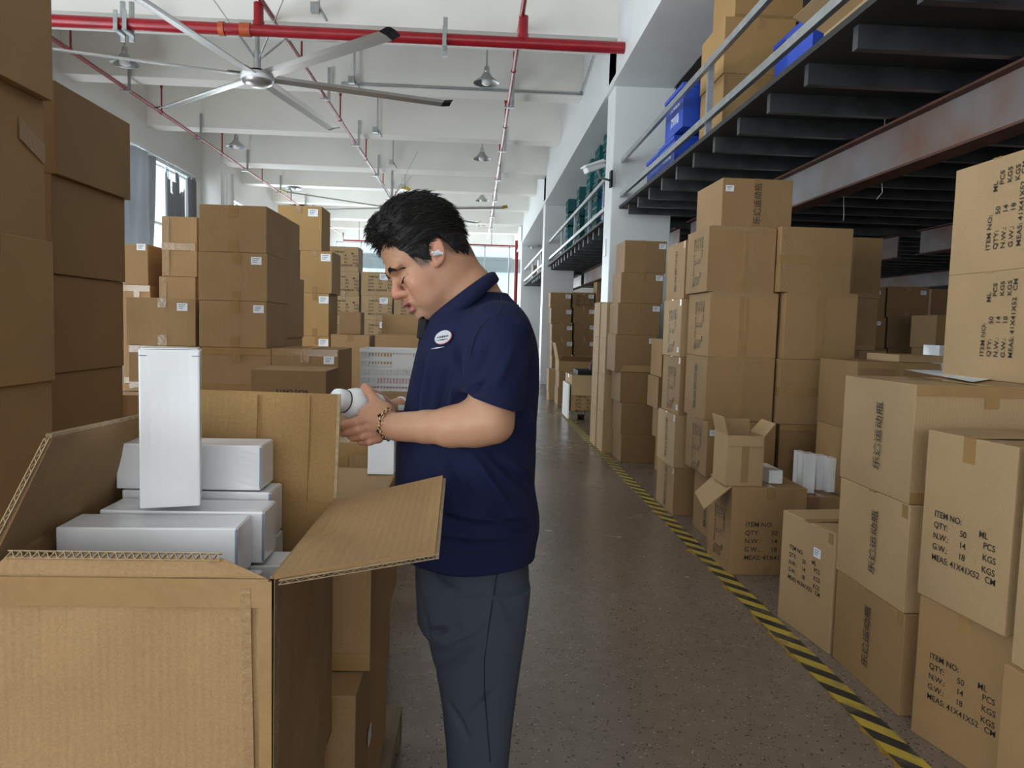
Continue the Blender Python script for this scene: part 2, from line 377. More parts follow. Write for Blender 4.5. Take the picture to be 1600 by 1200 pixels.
_box_n = [0]
def carton(label, x0, x1, y0, y1, z0, z1, yaw=0.0, group='', m='kraft', tape='tabs', stk=None, txt=(), name='cardboard_box', cat='box', tmat='tape', tilt=0.0):
    """closed carton; txt: list of (mesh, face, u, v, rot, scale)"""
    _box_n[0] += 1; sd = _box_n[0]
    g = 0.0025
    x0 += g; x1 -= g; y0 += g; y1 -= g; z1 -= 0.001
    w, d, h = x1-x0, y1-y0, z1-z0
    me = box_mesh(w, d, h, sd, amp=0.003 if w > 0.2 else 0.001, sag=0.004); me.materials.append(M[m])
    o = D.objects.new(name, me); COL.objects.link(o); o.location = ((x0+x1)/2, (y0+y1)/2, z0); o.rotation_euler = (tilt, 0, yaw)
    if group == '': group = 'glossy white cartons' if m == 'white_card' else 'single brown cartons'
    tag(o, label, cat, group or 'single brown cartons')
    e = 0.0008; tw = 0.052 if min(w, d) > 0.3 else 0.04
    rnd = random.Random(sd)
    def tp(mb, nm='tape', mm=tmat): mb.build(nm, M[mm], o)
    if tape == 'tabs':          # seam runs front to back: short tabs show top and bottom of the front face
        L1, L2 = rnd.uniform(0.05, 0.09), rnd.uniform(0.05, 0.08); off = rnd.uniform(-0.02, 0.02)
        tp(strip([(off, -d/2-e, h-L1), (off, -d/2-e, h+e), (off, d/2+e, h+e), (off, d/2+e, h-L1)], (1, 0, 0), tw))
        tp(strip([(off, -d/2-e, 0.002), (off, -d/2-e, L2)][::-1], (-1, 0, 0), tw))
    elif tape == 'side':        # seam runs left to right
        L1 = rnd.uniform(0.05, 0.09)
        tp(strip([(w/2+e, 0, h-L1), (w/2+e, 0, h+e), (-w/2-e, 0, h+e), (-w/2-e, 0, h-L1)], (0, 1, 0), tw))
    elif tape == 'band':        # lying on its side: seam up the middle of the front
        tp(strip([(0, -d/2-e, 0.002), (0, -d/2-e, h+e), (0, 0, h+e)][::-1], (-1, 0, 0), tw*1.25), mm='tape')
        tp(strip([(0.012, -d/2-0.0018, h*0.25), (0.012, -d/2-0.0018, h*0.97)][::-1], (-1, 0, 0), 0.012), mm='tape_clear')
        tp(strip([(-w/2+0.02, -d/2-e, h-0.012), (w/2-0.02, -d/2-e, h-0.012)], (0, 0, 1), 0.03), mm=tmat)
    elif tape == 'hband':
        tp(strip([(-w/2-e, -d/2+0.06, h/2), (-w/2-e, -d/2-e, h/2), (w/2-0.01, -d/2-e, h/2)], (0, 0, 1), tw*1.2))
        tp(strip([(-w/2+0.03, -d/2-e, 0.01), (-w/2+0.03, -d/2-e, h-0.005)][::-1], (-1, 0, 0), tw), mm='tape_clear')
    elif tape == 'edge':        # long strips folded over the top and bottom front edges
        tp(strip([(-w/2+0.004, -d/2-e, h-0.022), (w/2-0.004, -d/2-e, h-0.022)], (0, 0, 1), 0.042), mm='tape')
        tp(strip([(-w/2+0.004, -d/2-e, 0.024), (w/2-0.004, -d/2-e, 0.024)], (0, 0, 1), 0.042), mm='tape')
        tp(strip([(0, -d/2-2*e, h-0.085), (0, -d/2-2*e, h+e), (0, d/2, h+e)], (1, 0, 0), tw))
    elif tape == 'bottle':      # printed aisle face with tape corners, seam along x
        tp(strip([(-w/2-e, -d/2+0.012, h-0.03), (-w/2-e, -d/2+0.05, h-0.03)], (0, 0, 1), 0.05), mm='tape')
        tp(strip([(-w/2-e, 0, h-0.006), (-w/2-e, 0, h+e), (w/2, 0, h+e)][::-1], (0, -1, 0), tw))
    if stk:
        face, u, v = stk[:3]; on_face(o, STK, 'label_sticker', face, (w, d, h), u, v, s=stk[3] if len(stk) > 3 else 1.0)
    for (tm, face, u, v, rot, s) in txt:
        on_face(o, tm, 'printed_text', face, (w, d, h), u, v, rot, s)
    return o

ORD = ['topmost', 'second from the top', 'third from the top', 'fourth from the top', 'fifth from the top', 'sixth from the top', 'seventh from the top']
HID = 'brown cardboard box at the base of a stack, hidden behind other boxes'
def stack(desc, rows, z0, Y=None, Dp=None, look='brown cardboard box', group=None, labels=None, **kw):
    """rows bottom to top: (left px, right px, top px[, dict of extras incl. Y, D]); pixels are read on the plane of the front face"""
    out = []; n = len(rows); z = z0; group = group or ('cartons '+desc if desc else 'cartons in mixed stacks')
    for i, r in enumerate(rows):
        k = dict(kw); k.update(r[3] if len(r) > 3 else {})
        y = k.pop('Y', Y); dd = k.pop('D', Dp); xm = (r[0]+r[1])/2
        zt = P(xm, r[2], Y=y).z; ym = 508 - (zt+z-2*CAM_H)/2/y*F_PX
        xa, xb = P(r[0], ym, Y=y).x, P(r[1], ym, Y=y).x
        lab = k.pop('label', None) or (labels[i] if labels else None) or f'{ORD[n-1-i]} {look} {desc}' 
        lab = lab if len(lab.split()) <= 16 else ' '.join(lab.split()[:16])
        out.append(carton(lab, xa, xb, y, y+dd, z, zt, group=group, **k)); z = zt
    return out
def filler(x0, x1, y0, y1, ztop, n, m='kraft', zb=0.0):
    for i in range(n):
        carton(HID, x0+0.004, x1-0.004, y0+0.004, y1, zb+(ztop-zb)*i/n, zb+(ztop-zb)*(i+1)/n, tape=None, m=m, group='hidden supporting boxes')
# ================================================================== SETTING
struct(MB().box(-7.2, 14.4, -9.2, 36, -0.12, 0), 'floor', M['floor'])
CZ, BZ = 6.3, 5.2      # slab and beam undersides
struct(MB().box(-7.2, 14.4, -9.2, 36, CZ, CZ+0.15), 'ceiling', M['ceilpaint'])
struct(MB().box(14.0, 14.2, -9, 36, 0, CZ), 'wall_right', M['paint'])
COLY = (0.2, 9.5, 18.8, 28.1)
# left wall with window openings between the columns
wb = MB(); WX = WALL_X
wins = [(-8.2, -0.6), (1.0, 9.0), (10.3, 18.3), (19.6, 27.6), (28.9, 33.6)]
wb.box(WX-0.25, WX, -9, 34, 4.62, CZ); wb.box(WX-0.25, WX, -9, 34, 0, 1.1)
ys = [-9.0] + [v for a in wins for v in a] + [34.0]
for a, b in zip(ys[0::2], ys[1::2]): wb.box(WX-0.25, WX, a, b, 1.1, 4.62)
struct(wb, 'wall_left', M['paint'])
for i, (a, b) in enumerate(wins):
    fr = MB()
    for z in (1.1, 3.35, 4.56): fr.box(WX-0.18, WX-0.10, a, b, z, z+0.06)
    n = 6
    for k in range(n+1):
        y = a+(b-a)*k/n; fr.box(WX-0.18, WX-0.10, y-0.03, y+0.03, 1.1, 4.62)
    fo = struct(fr, f'window_{i+1}', M['whiteplastic'])
    g = MB().box(WX-0.145, WX-0.14, a, b, 1.1, 4.62).build('glass', M['glass'], fo)
    struct(MB().box(WX-0.06, WX+0.05, a-0.02, b+0.02, 4.58, 4.72), f'trim_{i+1}', M['whiteplastic'])
# front wall behind the camera with its open dock
fw = MB(); fw.box(-6.6, -4.0, -9.2, -9, 0, CZ); fw.box(4.4, 14.0, -9.2, -9, 0, CZ); fw.box(-4.0, 4.4, -9.2, -9, 4.4, CZ)
struct(fw, 'wall_front', M['paint'])
# far wall: tall glazing over a low wall
fb = MB(); FY = 34.0
fb.box(-6.6, 14.0, FY, FY+0.25, 4.95, CZ); fb.box(2.55, 14.0, FY, FY+0.25, 0, 4.95); fb.box(-6.6, -6.2, FY, FY+0.25, 0, 4.95); fb.box(-6.2, 2.55, FY, FY+0.25, 0, 0.5)
struct(fb, 'wall_back', M['paint'])
fr = MB()
for z in (0.5, 2.35, 4.90): fr.box(-6.2, 2.55, FY+0.05, FY+0.13, z, z+0.06)
for k in range(9): x = -6.2+8.75*k/8; fr.box(x-0.03, x+0.03, FY+0.05, FY+0.13, 0.5, 4.95)
fo = struct(fr, 'window_6', M['galv']); MB().box(-6.2, 2.55, FY+0.09, FY+0.095, 0.5, 4.95).build('glass', M['glass'], fo)
# building seen through the far glazing
bt = MB().box(-16, 16, 48, 56, 0, 9).build('factory_building', M['facade'])
tag(bt, 'pale factory building with shaded window bands outside the far glazing', 'building')
for k, z in enumerate((1.9, 4.9)):
    MB().box(-15.5, 15.5, 47.9, 48.1, z-0.1, z+0.8).build('window_band', M['facade_dark'], bt)

# cross beams, girders on the column lines, long beam over the columns
by = [6.5, 12.58, 15.68, 21.85, 24.95, 31.2, 3.3, 0.3, -2.8, -5.9]
for y in by: struct(MB().box(WX, 2.0, y, y+0.40, BZ, CZ), 'ceiling_beam', M['ceilpaint'])
for y in (9.45, 18.75, 28.0): struct(MB().box(WX, 2.0, y, y+0.62, BZ-0.22 if y < 10 else BZ-0.05, CZ), 'ceiling_beam', M['ceilpaint'])
struct(MB().box(1.66, 2.38, -9, FY, 4.42, CZ), 'ceiling_beam', M['gloss_paint'])
struct(MB().box(1.62, 1.66, -9, FY, 4.42, 4.50), 'trim_7', M['whiteplastic'])
struct(MB().box(2.38, 14.0, -9, FY, 5.6, CZ), 'ceiling_beam', M['ceilpaint'])
for y in COLY[1:]:
    c = struct(MB().box(1.66, 2.42, y, y+0.52, 0, CZ-0.01), 'column', M['gloss_paint'], bevel=0.012)
for y in COLY:
    struct(MB().box(7.0, 7.6, y, y+0.52, 0, CZ-0.01), 'column', M['gloss_paint'])
for y in COLY[1:]:
    struct(MB().box(WX, WX+0.45, y-0.1, y+0.55, 0, CZ), 'column', M['paint'])
    dp = MB().tube([(WX+0.60, y+0.12, 0), (WX+0.60, y+0.12, 4.9)], 0.085, 14)
    for z in (1.5, 3.6, 4.3): dp.tube([(WX+0.60, y+0.12, z), (WX+0.60, y+0.12, z+0.12)], 0.098, 14)
    d = dp.build('drain_pipe', M['paint'])
    tag(d, {9.5: 'pale drain pipe on the left wall nearest the camera, behind tall boxes', 18.8: 'pale drain pipe beside the curtained window on the left wall', 28.1: 'pale drain pipe on the left wall furthest down the hall'}[y], 'pipe')

# ------------------------------------------------------------------ mezzanine bays
DX = 1.76
def mezz(y0, y1, label, rail_y, jn):
    t = empty('mezzanine_platform', (DX, y0, 2.85), label, 'mezzanine'); t['kind'] = 'structure'
    T = Matrix.Translation((-DX, -y0, -2.85))
    def part(mb, nm, m):
        mb.v = [tuple(T @ Vector(v)) for v in mb.v]; return mb.build(nm, m, t)
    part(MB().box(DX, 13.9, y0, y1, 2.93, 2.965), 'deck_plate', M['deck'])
    n = 60
    for k in range(n):
        y = 3.13+0.545*(k-20)
        if y < y0+0.02: continue
        if y > y1-0.1: break
        part(MB().box(DX+0.05, 13.8, y, y+0.05, 2.815, 2.93), 'joist', M['darksteel'])
    for gx in (2.62, 5.6, 9.4):
        g = MB(); g.box(gx+0.06, gx+0.075, y0, y1, 2.50, 2.785)
        gi = part(g, 'girder_web', M['rust'])
        part(MB().box(gx, gx+0.15, y0, y1, 2.785, 2.80), 'girder_flange', M['rustflange']); part(MB().box(gx, gx+0.15, y0, y1, 2.485, 2.50), 'girder_flange', M['rustflange'])
    return t
mezz(-2.5, 9.5, 'dark steel mezzanine with joists overhead at the near right', None, 0)
mezz(10.02, 18.8, 'dark steel mezzanine under the teal crates, second bay', None, 0)
mezz(19.32, 28.1, 'dark steel mezzanine third bay far down the hall', None, 0)
def railing(y0, y1, posts, label):
    t = empty('guard_rail', (DX+0.03, y0, 2.965), label, 'railing')
    def part(mb, nm):
        mb.v = [(v[0]-DX-0.03, v[1]-y0, v[2]-2.965) for v in mb.v]; return mb.build(nm, M['galv'], t)
    for z in (3.10, 3.52): part(MB().bar((DX+0.02, y0, z), (DX+0.02, y1, z), 0.035, 0.055), 'rail')
    for y in posts: part(MB().box(DX+0.04, DX+0.085, y-0.025, y+0.025, 2.965, 3.60), 'post')
railing(-2.4, 9.5, (0.0, 3.1, 6.1, ), 'galvanised guard rail along the near mezzanine edge beside taped boxes')
railing(10.02, 18.8, (11.0, 12.4, 14.2, 16.3), 'galvanised guard rail in front of the teal crates')
railing(19.32, 28.1, (21.5, 24.5), 'galvanised guard rail on the furthest mezzanine bay')

# ------------------------------------------------------------------ fire pipes
MPY, MPZ = 9.0, P(600, 57, Y=9.0).z
def pipe_root(name, loc, label, cat): return empty(name, loc, label, cat)
def rel(mb, loc): mb.v = [tuple(Vector(v)-Vector(loc)) for v in mb.v]; return mb
t = empty('sprinkler_main', (0, MPY, MPZ), 'thick red fire main crossing the hall in front of the white column', 'pipe')
L0 = (0, MPY, MPZ)
rel(MB().tube([(-6.5, MPY, MPZ), (2.6, MPY, MPZ)], 0.066, 20), L0).build('pipe', M['red'], t)
XB = {}
for x in (P(404, 45, Y=9.0).x, P(817, 70, Y=9.0).x):
    rel(MB().tube([(x, MPY, MPZ), (x, MPY, MPZ+0.30)], 0.055, 16).tube([(x, MPY, MPZ+0.04), (x, MPY, MPZ+0.10)], 0.064, 16), L0).build('tee', M['red'], t)
for px in (347, 380, 388):
    x = P(px, 45, Y=9.0).x; rel(MB().tube([(x-0.03, MPY, MPZ), (x+0.03, MPY, MPZ)], 0.078, 16), L0).build('coupling', M['coupling'], t)
for px, top in ((186, CZ), (200, CZ), (695, CZ), (1003, 4.95), (1000, 4.95)):
    x = P(px, 60, Y=9.0).x
    rel(MB().bar((x, MPY+0.10, MPZ-0.16), (x, MPY+0.10, 4.98 if px != 1003 else 5.0), 0.05, 0.03).bar((x, MPY+0.12, MPZ-0.09), (x, MPY-0.10, MPZ-0.09), 0.05, 0.02).bar((x, MPY-0.085, MPZ-0.09), (x, MPY-0.085, MPZ+0.12), 0.045, 0.012), L0).build('hanger', M['galv'], t)

BRZ = MPZ+0.30
def branch(x, y0, y1, label, rise_y, hang_y, r=0.030, drops=()):
    L = (x, y0, BRZ); t = empty('sprinkler_branch', L, label, 'pipe')
    rel(MB().tube([(x, y0, BRZ), (x, y1, BRZ)], r, 12), L).build('pipe', M['red'], t)
    for y in rise_y: rel(MB().tube([(x, y, BRZ), (x, y, BRZ+0.42)], 0.014, 8).tube([(x, y, BRZ+0.42), (x, y, BRZ+0.47)], 0.024, 8).tube([(x, y-0.04, BRZ), (x, y+0.04, BRZ)], r*1.25, 12), L).build('sprinkler', M['red'], t)
    for y in hang_y: rel(MB().bar((x+0.07, y, BRZ-0.03), (x+0.07, y, BZ+0.25), 0.045, 0.02).bar((x-0.07, y, BRZ-0.045), (x+0.09, y, BRZ-0.045), 0.05, 0.02), L).build('hanger', M['galv'], t)
xl = P(285, 198, Z=BRZ).x; xm = P(500, 140, Z=BRZ).x; xr = P(795, 160, Z=BRZ).x
HY = (12.5, 15.62, 18.7, 21.8, 24.9, 27.9)
branch(xl, 8.0, 31.5, 'thin red sprinkler branch on the far left below the beams', (10.9, 13.9, 17.1, 20.2, 23.3, 26.4), HY)
branch(xm, 5.0, 31.5, 'thin red sprinkler branch passing behind the big fan', (8.6, 10.9, 13.9, 17.1, 20.2, 23.3, 26.4), HY)
branch(xr, 5.0, 31.5, 'thin red sprinkler branch nearest the white columns', (10.9, 13.9, 17.1, 20.2, 23.3, 26.4), HY)
t = tag(MB().tube([(P(808, 366, Y=31).x, 31, 0), (P(808, 366, Y=31).x, 31, 4.9)], 0.075, 14).build('riser_pipe', M['red']), 'red vertical riser pipe by the far glazing', 'pipe')
t = empty('far_fire_pipe', (0, 30.6, 4.05), 'thin horizontal red pipe across the far glazing', 'pipe')
zf = P(700, 381, Y=30.6).z; xa, xb = P(536, 385, Y=30.6).x, P(850, 386, Y=30.6).x
rel(MB().tube([(xa, 30.6, zf+0.3), (xa, 30.6, zf), (xb, 30.6, zf)], 0.03, 8), (0, 30.6, 4.05)).build('pipe', M['red'], t)
for px in (561, 768, 822): x = P(px, 381, Y=30.6).x; rel(MB().tube([(x, 30.6, zf), (x, 30.6, 5.6)], 0.018, 6), (0, 30.6, 4.05)).build('hanger', M['galv'], t)
# thin conduits: along the beam and drops with junction boxes
cz = P(700, 152, Y=12.5).z
c0 = P(513, 140, Y=12.5); c1 = P(925, 158, Y=12.5)
t = MB().tube([(c0.x+0.2, 12.54, BZ+0.03), (c1.x, 12.54, BZ+0.03), (1.60, 12.50, BZ+0.04)], 0.022, 8).build('conduit', M['galv'])
tag(t, 'grey conduit running along the beam towards the white column', 'conduit')
tag(MB().tube([(1.62, 12.45, BZ+0.06), (1.62, 9.9, BZ+0.40)], 0.018, 8).build('conduit', M['galv']), 'grey conduit running up the side of the long beam to the column', 'conduit')
for px, py0, Y in ((499, 0, 9.3), (554, 80, 12.5), (590, 150, 15.6), (614, 215, 18.6), (632, 262, 21.75)):
    x = P(px, 60, Y=Y).x if Y < 10 else P(px, py0+60, Y=Y).x
    zt = BZ+0.85; zb = BZ-0.02 if Y > 10 else BZ-0.2
    e = empty('junction_conduit', (x, Y, zb), {9.3: 'grey drop conduit with junction box above the red main', 12.5: 'drop conduit with junction box right of the near fan hub', 15.6: 'drop conduit with junction box behind the tip of a fan blade', 18.6: 'drop conduit with junction box above the second fan', 21.75: 'drop conduit with junction box right of the second fan'}[Y], 'conduit')
    rel(MB().tube([(x, Y-0.05, zt), (x, Y-0.05, zb+0.1), (x+0.08, Y+0.05, zb-0.03)], 0.016, 8), (x, Y, zb)).build('tube', M['galv'], e)
    rel(MB().box(x-0.09, x+0.01, Y-0.09, Y-0.01, zb+0.02, zb+0.13), (x, Y, zb)).build('junction_box', M['galv'], e)

# ------------------------------------------------------------------ ceiling fans
def fan(hub, ang0, label, R=2.36, tips='black', n=6):
    t = empty('ceiling_fan', hub, label, 'fan')
    m = MB().lathe([(0.0, 0.10), (0.10, 0.10), (0.12, 0.085), (0.175, 0.075), (0.18, 0.05)], n=32); m.build('motor_cap', M['black'], t)
    MB().lathe([(0.18, 0.055), (0.195, 0.045), (0.195, -0.015), (0.18, -0.025)], n=32).build('motor_ring', M['whiteplastic'], t)
    MB().lathe([(0.18, -0.022), (0.17, -0.06), (0.12, -0.085), (0.04, -0.10), (0.0, -0.102)], n=32).build('motor_housing', M['alu'], t)
    for k in range(n):
        a = ang0+k*2*PI/n; c, s = math.cos(a), math.sin(a)
        sh = MB(); prof = [(-0.095, 0.002), (-0.045, 0.018), (0.02, 0.014), (0.09, -0.014), (0.09, -0.024), (0.0, -0.002), (-0.065, 0.0)]
        vs = []
        for r in (0.20, R-0.02):
            vs.append([Vector((c*r - s*p, s*r + c*p, 0.03+q-0.012*(r/R)-0.06*p)) for p, q in prof])
        sh.prism(vs[0], vs[1]); b = sh.build('blade', M['alu'], t)
        tp = MB().prism([v for v in vs[1]], [v+Vector((c, s, 0))*0.12+Vector((0, 0, 0.02)) for v in vs[1]]); tp.build('blade_tip', M[tips], b)
        MB().bar((c*0.14, s*0.14, 0.06), (c*0.34, s*0.34, 0.052), 0.05, 0.012).build('blade_bracket', M['galv'], t)
    zt = BZ-0.22-hub[2]
    MB().tube([(0, 0, 0.1), (0, 0, zt+0.2)], 0.028, 10).tube([(0, 0, 0.1), (0, 0, 0.32)], 0.045, 10).build('downrod', M['galv'], t)
    for k in range(4):
        a = PI/4+k*PI/2; p1 = Vector((math.cos(a)*0.95, math.sin(a)*0.95, 5.5-hub[2])); p0 = Vector((0, 0, 0.2))
        MB().tube([p0, p1], 0.006, 5).tube([p0.lerp(p1, 0.1), p0.lerp(p1, 0.34)], 0.012, 5).build('guy_wire', M['galv'], t)
    return t
h1 = P(402, 123, Y=9.62)
fan(tuple(h1), math.radians(18), 'near large six-bladed silver ceiling fan under the red main')
h2 = P(612, 327, Y=19.0)
fan(tuple(h2), math.radians(42), 'second large ceiling fan with yellow blade tips, above the head of the man', R=2.85, tips='yellow')
for o in D.objects:
    pass

# ------------------------------------------------------------------ pendant lamps
def lamp():
    t = empty('pendant_lamp', (0, 0, 0), 'x', 'lamp')
    MB().lathe([(0.03, 0.16), (0.06, 0.13), (0.10, 0.07), (0.20, 0.0), (0.205, -0.012), (0.198, -0.006), (0.10, 0.055), (0.05, 0.11)], n=28).build('shade', M['galv'], t)
    MB().lathe([(0.035, 0.24), (0.045, 0.20), (0.045, 0.15), (0.03, 0.13)], n=14).build('lamp_cap', M['alu'], t)
    MB().lathe([(0.05, 0.08), (0.075, 0.03), (0.07, -0.02), (0.04, -0.04), (0, -0.045)], n=18).build('bulb', M['lampglass'], t)
    MB().tube([(0, 0, 0.22), (0, 0, 1.1)], 0.013, 8).build('rod', M['galv'], t)
    return t
first = lamp(); used = False
LZ = 5.16
for (px, py), lab in (((760, 127), 'pendant lamp hanging just below the red main, right of the fan'), ((753, 246), 'second pendant lamp along the row above the head of the man'),
                      ((753, 311), 'third pendant lamp along the row, beside the second fan blade'), ((753, 350), 'furthest pendant lamp in the middle row, near the fan blade end'),
                      ((195, 97), 'pendant lamp at the upper left, crossed by a fan blade'), ((369, 227), 'pendant lamp above the boxes left of the near fan'),
                      ((459, 293), 'pendant lamp crossed by the long blade of the second fan'), ((518, 340), 'small far pendant lamp over the printed boxes')):
    p = P(px, py+2, Z=LZ)
    o = copy_tree(first) if used else first
    used = True; o.location = p; o['label'] = lab; o['group'] = 'pendant lamps in rows'

# ------------------------------------------------------------------ curtains
def curtain(y0, y1, ztop, zbot, label, wavy=0.05, n=60, droop=0.0, seed=0):
    mb = MB(); rows = 16; x = WX-0.02+0.06
    rnd = random.Random(seed); ph = [rnd.uniform(0, 6) for _ in range(6)]
    g = []
    for j in range(rows+1):
        v = j/rows
        for i in range(n+1):
            u = i/n
            top = ztop - droop*(0.55*abs(math.sin(u*PI*2.0+ph[0]))**1.5 + 0.3*abs(math.sin(u*PI*5+ph[1])))
            z = top+(zbot-top)*v
            dx = wavy*(math.sin(u*38+ph[2]+1.2*math.sin(v*2+ph[3]))+0.5*math.sin(u*81+ph[4]+v*1.5))*(0.5+0.5*v)
            g.append((x+0.08+dx, y0+(y1-y0)*u+0.02*math.sin(v*3+ph[5]), z))
    m = n+1
    fs = [(j*m+i, j*m+i+1, (j+1)*m+i+1, (j+1)*m+i) for j in range(rows) for i in range(n)]
    k = len(g); g2 = [(a+0.012, b, c) for a, b, c in g]
    mb.add(g, fs, True); mb.add(g2, [f[::-1] for f in fs], True)
    o = mb.build('curtain', M['curtain']); tag(o, label, 'curtain'); return o
ya, yb = P(200, 300, X=WX+0.1).y, P(241, 300, X=WX+0.1).y
curtain(10.4, yb, 4.60, 1.3, 'straight grey curtain covering the near part of the left window', seed=1, wavy=0.085, n=110)
ya, yb = P(256, 280, X=WX+0.1).y, P(286, 290, X=WX+0.1).y
curtain(ya, yb, 4.60, 1.3, 'sagging torn grey curtain in the middle of the left window', droop=0.7, seed=2)
ya, yb = P(290, 290, X=WX+0.1).y, P(303, 290, X=WX+0.1).y
curtain(ya, yb, 4.60, 1.3, 'narrow grey curtain strip at the far end of the left window', droop=0.12, seed=3, n=24)

ry0, ry1 = 10.35, 18.25
tag(MB().tube([(WX+0.12, ry0, 4.64), (WX+0.12, ry1, 4.64)], 0.014, 8).bar((WX, ry0+0.1, 4.64), (WX+0.12, ry0+0.1, 4.64), 0.02, 0.02).bar((WX, ry1-0.1, 4.64), (WX+0.12, ry1-0.1, 4.64), 0.02, 0.02).build('curtain_rail', M['galv']), 'thin metal curtain rail above the left window', 'rail')
sg = [o for o in D.objects if o.name.startswith('curtain') and o.get('label', '').startswith('sagging')][0]
vs_ = [v.co for v in sg.data.vertices][:61]
for k in range(0, 61, 6): MB().tube([vs_[k], (WX+0.12, vs_[k].y, 4.64)], 0.005, 5).build('curtain_hook', M['galv'], sg)
# ------------------------------------------------------------------ floor markings
def floor_line(x0, y0, x1, y1, w, name, m, label, z=0.0025, t=0.002):
    L = math.hypot(x1-x0, y1-y0); mb = MB(); mb.box(-w/2, w/2, 0, L, 0, t)
    o = mb.build(name, m); o.location = (x0, y0, z); o.rotation_euler = (0, 0, -math.atan2(x1-x0, y1-y0)); tag(o, label, 'floor marking'); return o
floor_line(1.508, 1.0, 1.488, 13.2, 0.10, 'hazard_tape', M['hazard'], 'yellow and black striped tape on the floor beside the right stacks')
floor_line(-0.50, 0.3, -0.50, 13.2, 0.085, 'hazard_tape', M['hazard'], 'striped floor tape glimpsed between the boxes and the trousers of the man')
mb = MB(); random.seed(3); pts = []
N = 260
for i in range(N): pts.append((1.455-0.012*abs(random.gauss(0, 1))-0.004*math.sin(i*0.7), 1.0+12*i/N))
mb.add([(x, y, 0) for x, y in pts]+[(1.475, y, 0) for x, y in pts]+[(x, y, 0.0012) for x, y in pts]+[(1.475, y, 0.0012) for x, y in pts],
       [(i, N+i, N+i+1, i+1) for i in range(N-1)]+[(2*N+i, 2*N+i+1, 3*N+i+1, 3*N+i) for i in range(N-1)]+[(i, i+1, 2*N+i+1, 2*N+i) for i in range(N-1)])
o = mb.build('floor_paint', M['oldyellow']); o.location = (0.004, 0, 0.0008); tag(o, 'worn ragged yellow paint edge beside the striped floor tape', 'floor marking')
# ================================================================== CARTONS ON THE RIGHT
IT, FT, CN = T_ITEM, T_FAR, T_CN
R90 = PI/2
# C1: printed stack with the open carton in front of it
zs = [0, 0.43, 0.86, 1.29, 1.72]
d1 = 'in the taped stack behind the small open carton'
X1 = 1.585
c1 = stack('', [
    (1118, 1216, 752, dict(Y=4.92, D=0.52, tape=None, txt=[(CN, 'l', 0.1, 0.5, -R90, 1.0)], label='bottom carton in the taped stack behind the small open carton')),
    (1104, 1212, 660, dict(Y=5.04, D=0.52, tape='tabs', stk=('f', -0.82, 0.80), txt=[(IT, 'l', 0.05, 0.5, -R90, 1.0)], label='carton with a small sticker, behind the flaps of the small open carton')),
    (1103, 1210, 559, dict(Y=5.10, D=0.52, tape='band', txt=[(CN, 'l', 0.0, 0.5, -R90, 1.0)], label='third carton from the top in the taped stack behind the small open carton')),
    (1108, 1216, 457, dict(Y=5.12, D=0.52, tape='band', tmat='tape_clear', txt=[(IT, 'l', 0.1, 0.55, -R90, 1.0)], label='second carton from the top in the taped stack, with shiny tape up its middle')),
    (1106, 1213, 354, dict(Y=5.12, D=0.52, tape='band', tmat='tape_clear', txt=[(IT, 'l', 0.1, 0.55, -R90, 1.0)], label='carton with a vertical shiny tape, just under the tall printed box')),
], 0)
# the box with characters on top
zt = c1[-1].location.z + P(1160, 354, Y=5.12).z*0
ztop = P(1160, 354, Y=5.12).z
xa, xb = P(1126, 320, Y=5.34).x, P(1238, 320, Y=5.34).x
carton('box with five printed characters standing on top of the taped stack', xa, xb, 5.34, 5.92, ztop, P(1180, 279, Y=5.34).z, tape='tabs', m='kraft', stk=('f', -0.80, 0.80, 1.1), txt=[(CN, 'f', 0.0, 0.53, R90, 0.88)], yaw=0.02)
# C2 behind C1 along the aisle
prev = 0.0
ro = [('bottom carton of the aisle stack behind the taped stack', 752, CN), ('second carton from the floor of the aisle stack behind the taped stack', 660, CN), ('middle carton with printed columns in the aisle stack behind the taped stack', 559, IT),
      ('second carton from the top of the aisle stack behind the taped stack', 457, IT), ('top carton of the aisle stack behind the taped stack, printed with characters', 356, CN)]
for i, (lab, ypx, t) in enumerate(ro):
    z1 = P(1107, ypx, Y=5.12).z - (0.02 if i < 4 else 0.015); dx = (0.0, -0.01, 0.012, 0.0, 0.01)[i]
    carton(lab, X1-0.02+dx, X1+0.44, 5.70, 6.24, prev, z1, tape='bottle', m='kraft_pale' if i % 2 else 'kraft', txt=[(t, 'l', 0.05, 0.5, -R90, 1.0)], stk=('l', 0.8, 0.12, 1.0) if t is IT else None); prev = z1
# C3 stack to the right
stack('in the stack right of the taped stack', [
    (1218, 1338, 770, dict(D=0.5, tape=None, label='lowest visible carton of the stack right of the taped stack, in shadow')),
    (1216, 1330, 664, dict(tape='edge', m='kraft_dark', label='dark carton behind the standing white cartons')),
    (1217, 1326, 562, dict(tape='hband', label='carton with a horizontal tape band, third from the top, right of the taped stack')),
    (1226, 1340, 458, dict(tape='band', tmat='tape_clear', label='carton with vertical tape, second from the top, right of the taped stack')),
    (1220, 1333, 355, dict(tape='hband', label='topmost carton with a horizontal shiny tape band, right of the taped stack')),
], 0, Y=5.05, Dp=0.5)
stack('in the stack at the back right under the girder', [
    (1336, 1392, 742), (1336, 1392, 645), (1340, 1384, 548), (1334, 1372, 466), (1334, 1379, 371)], 0, Y=5.75, Dp=0.5, tape='edge', look='plain brown carton')
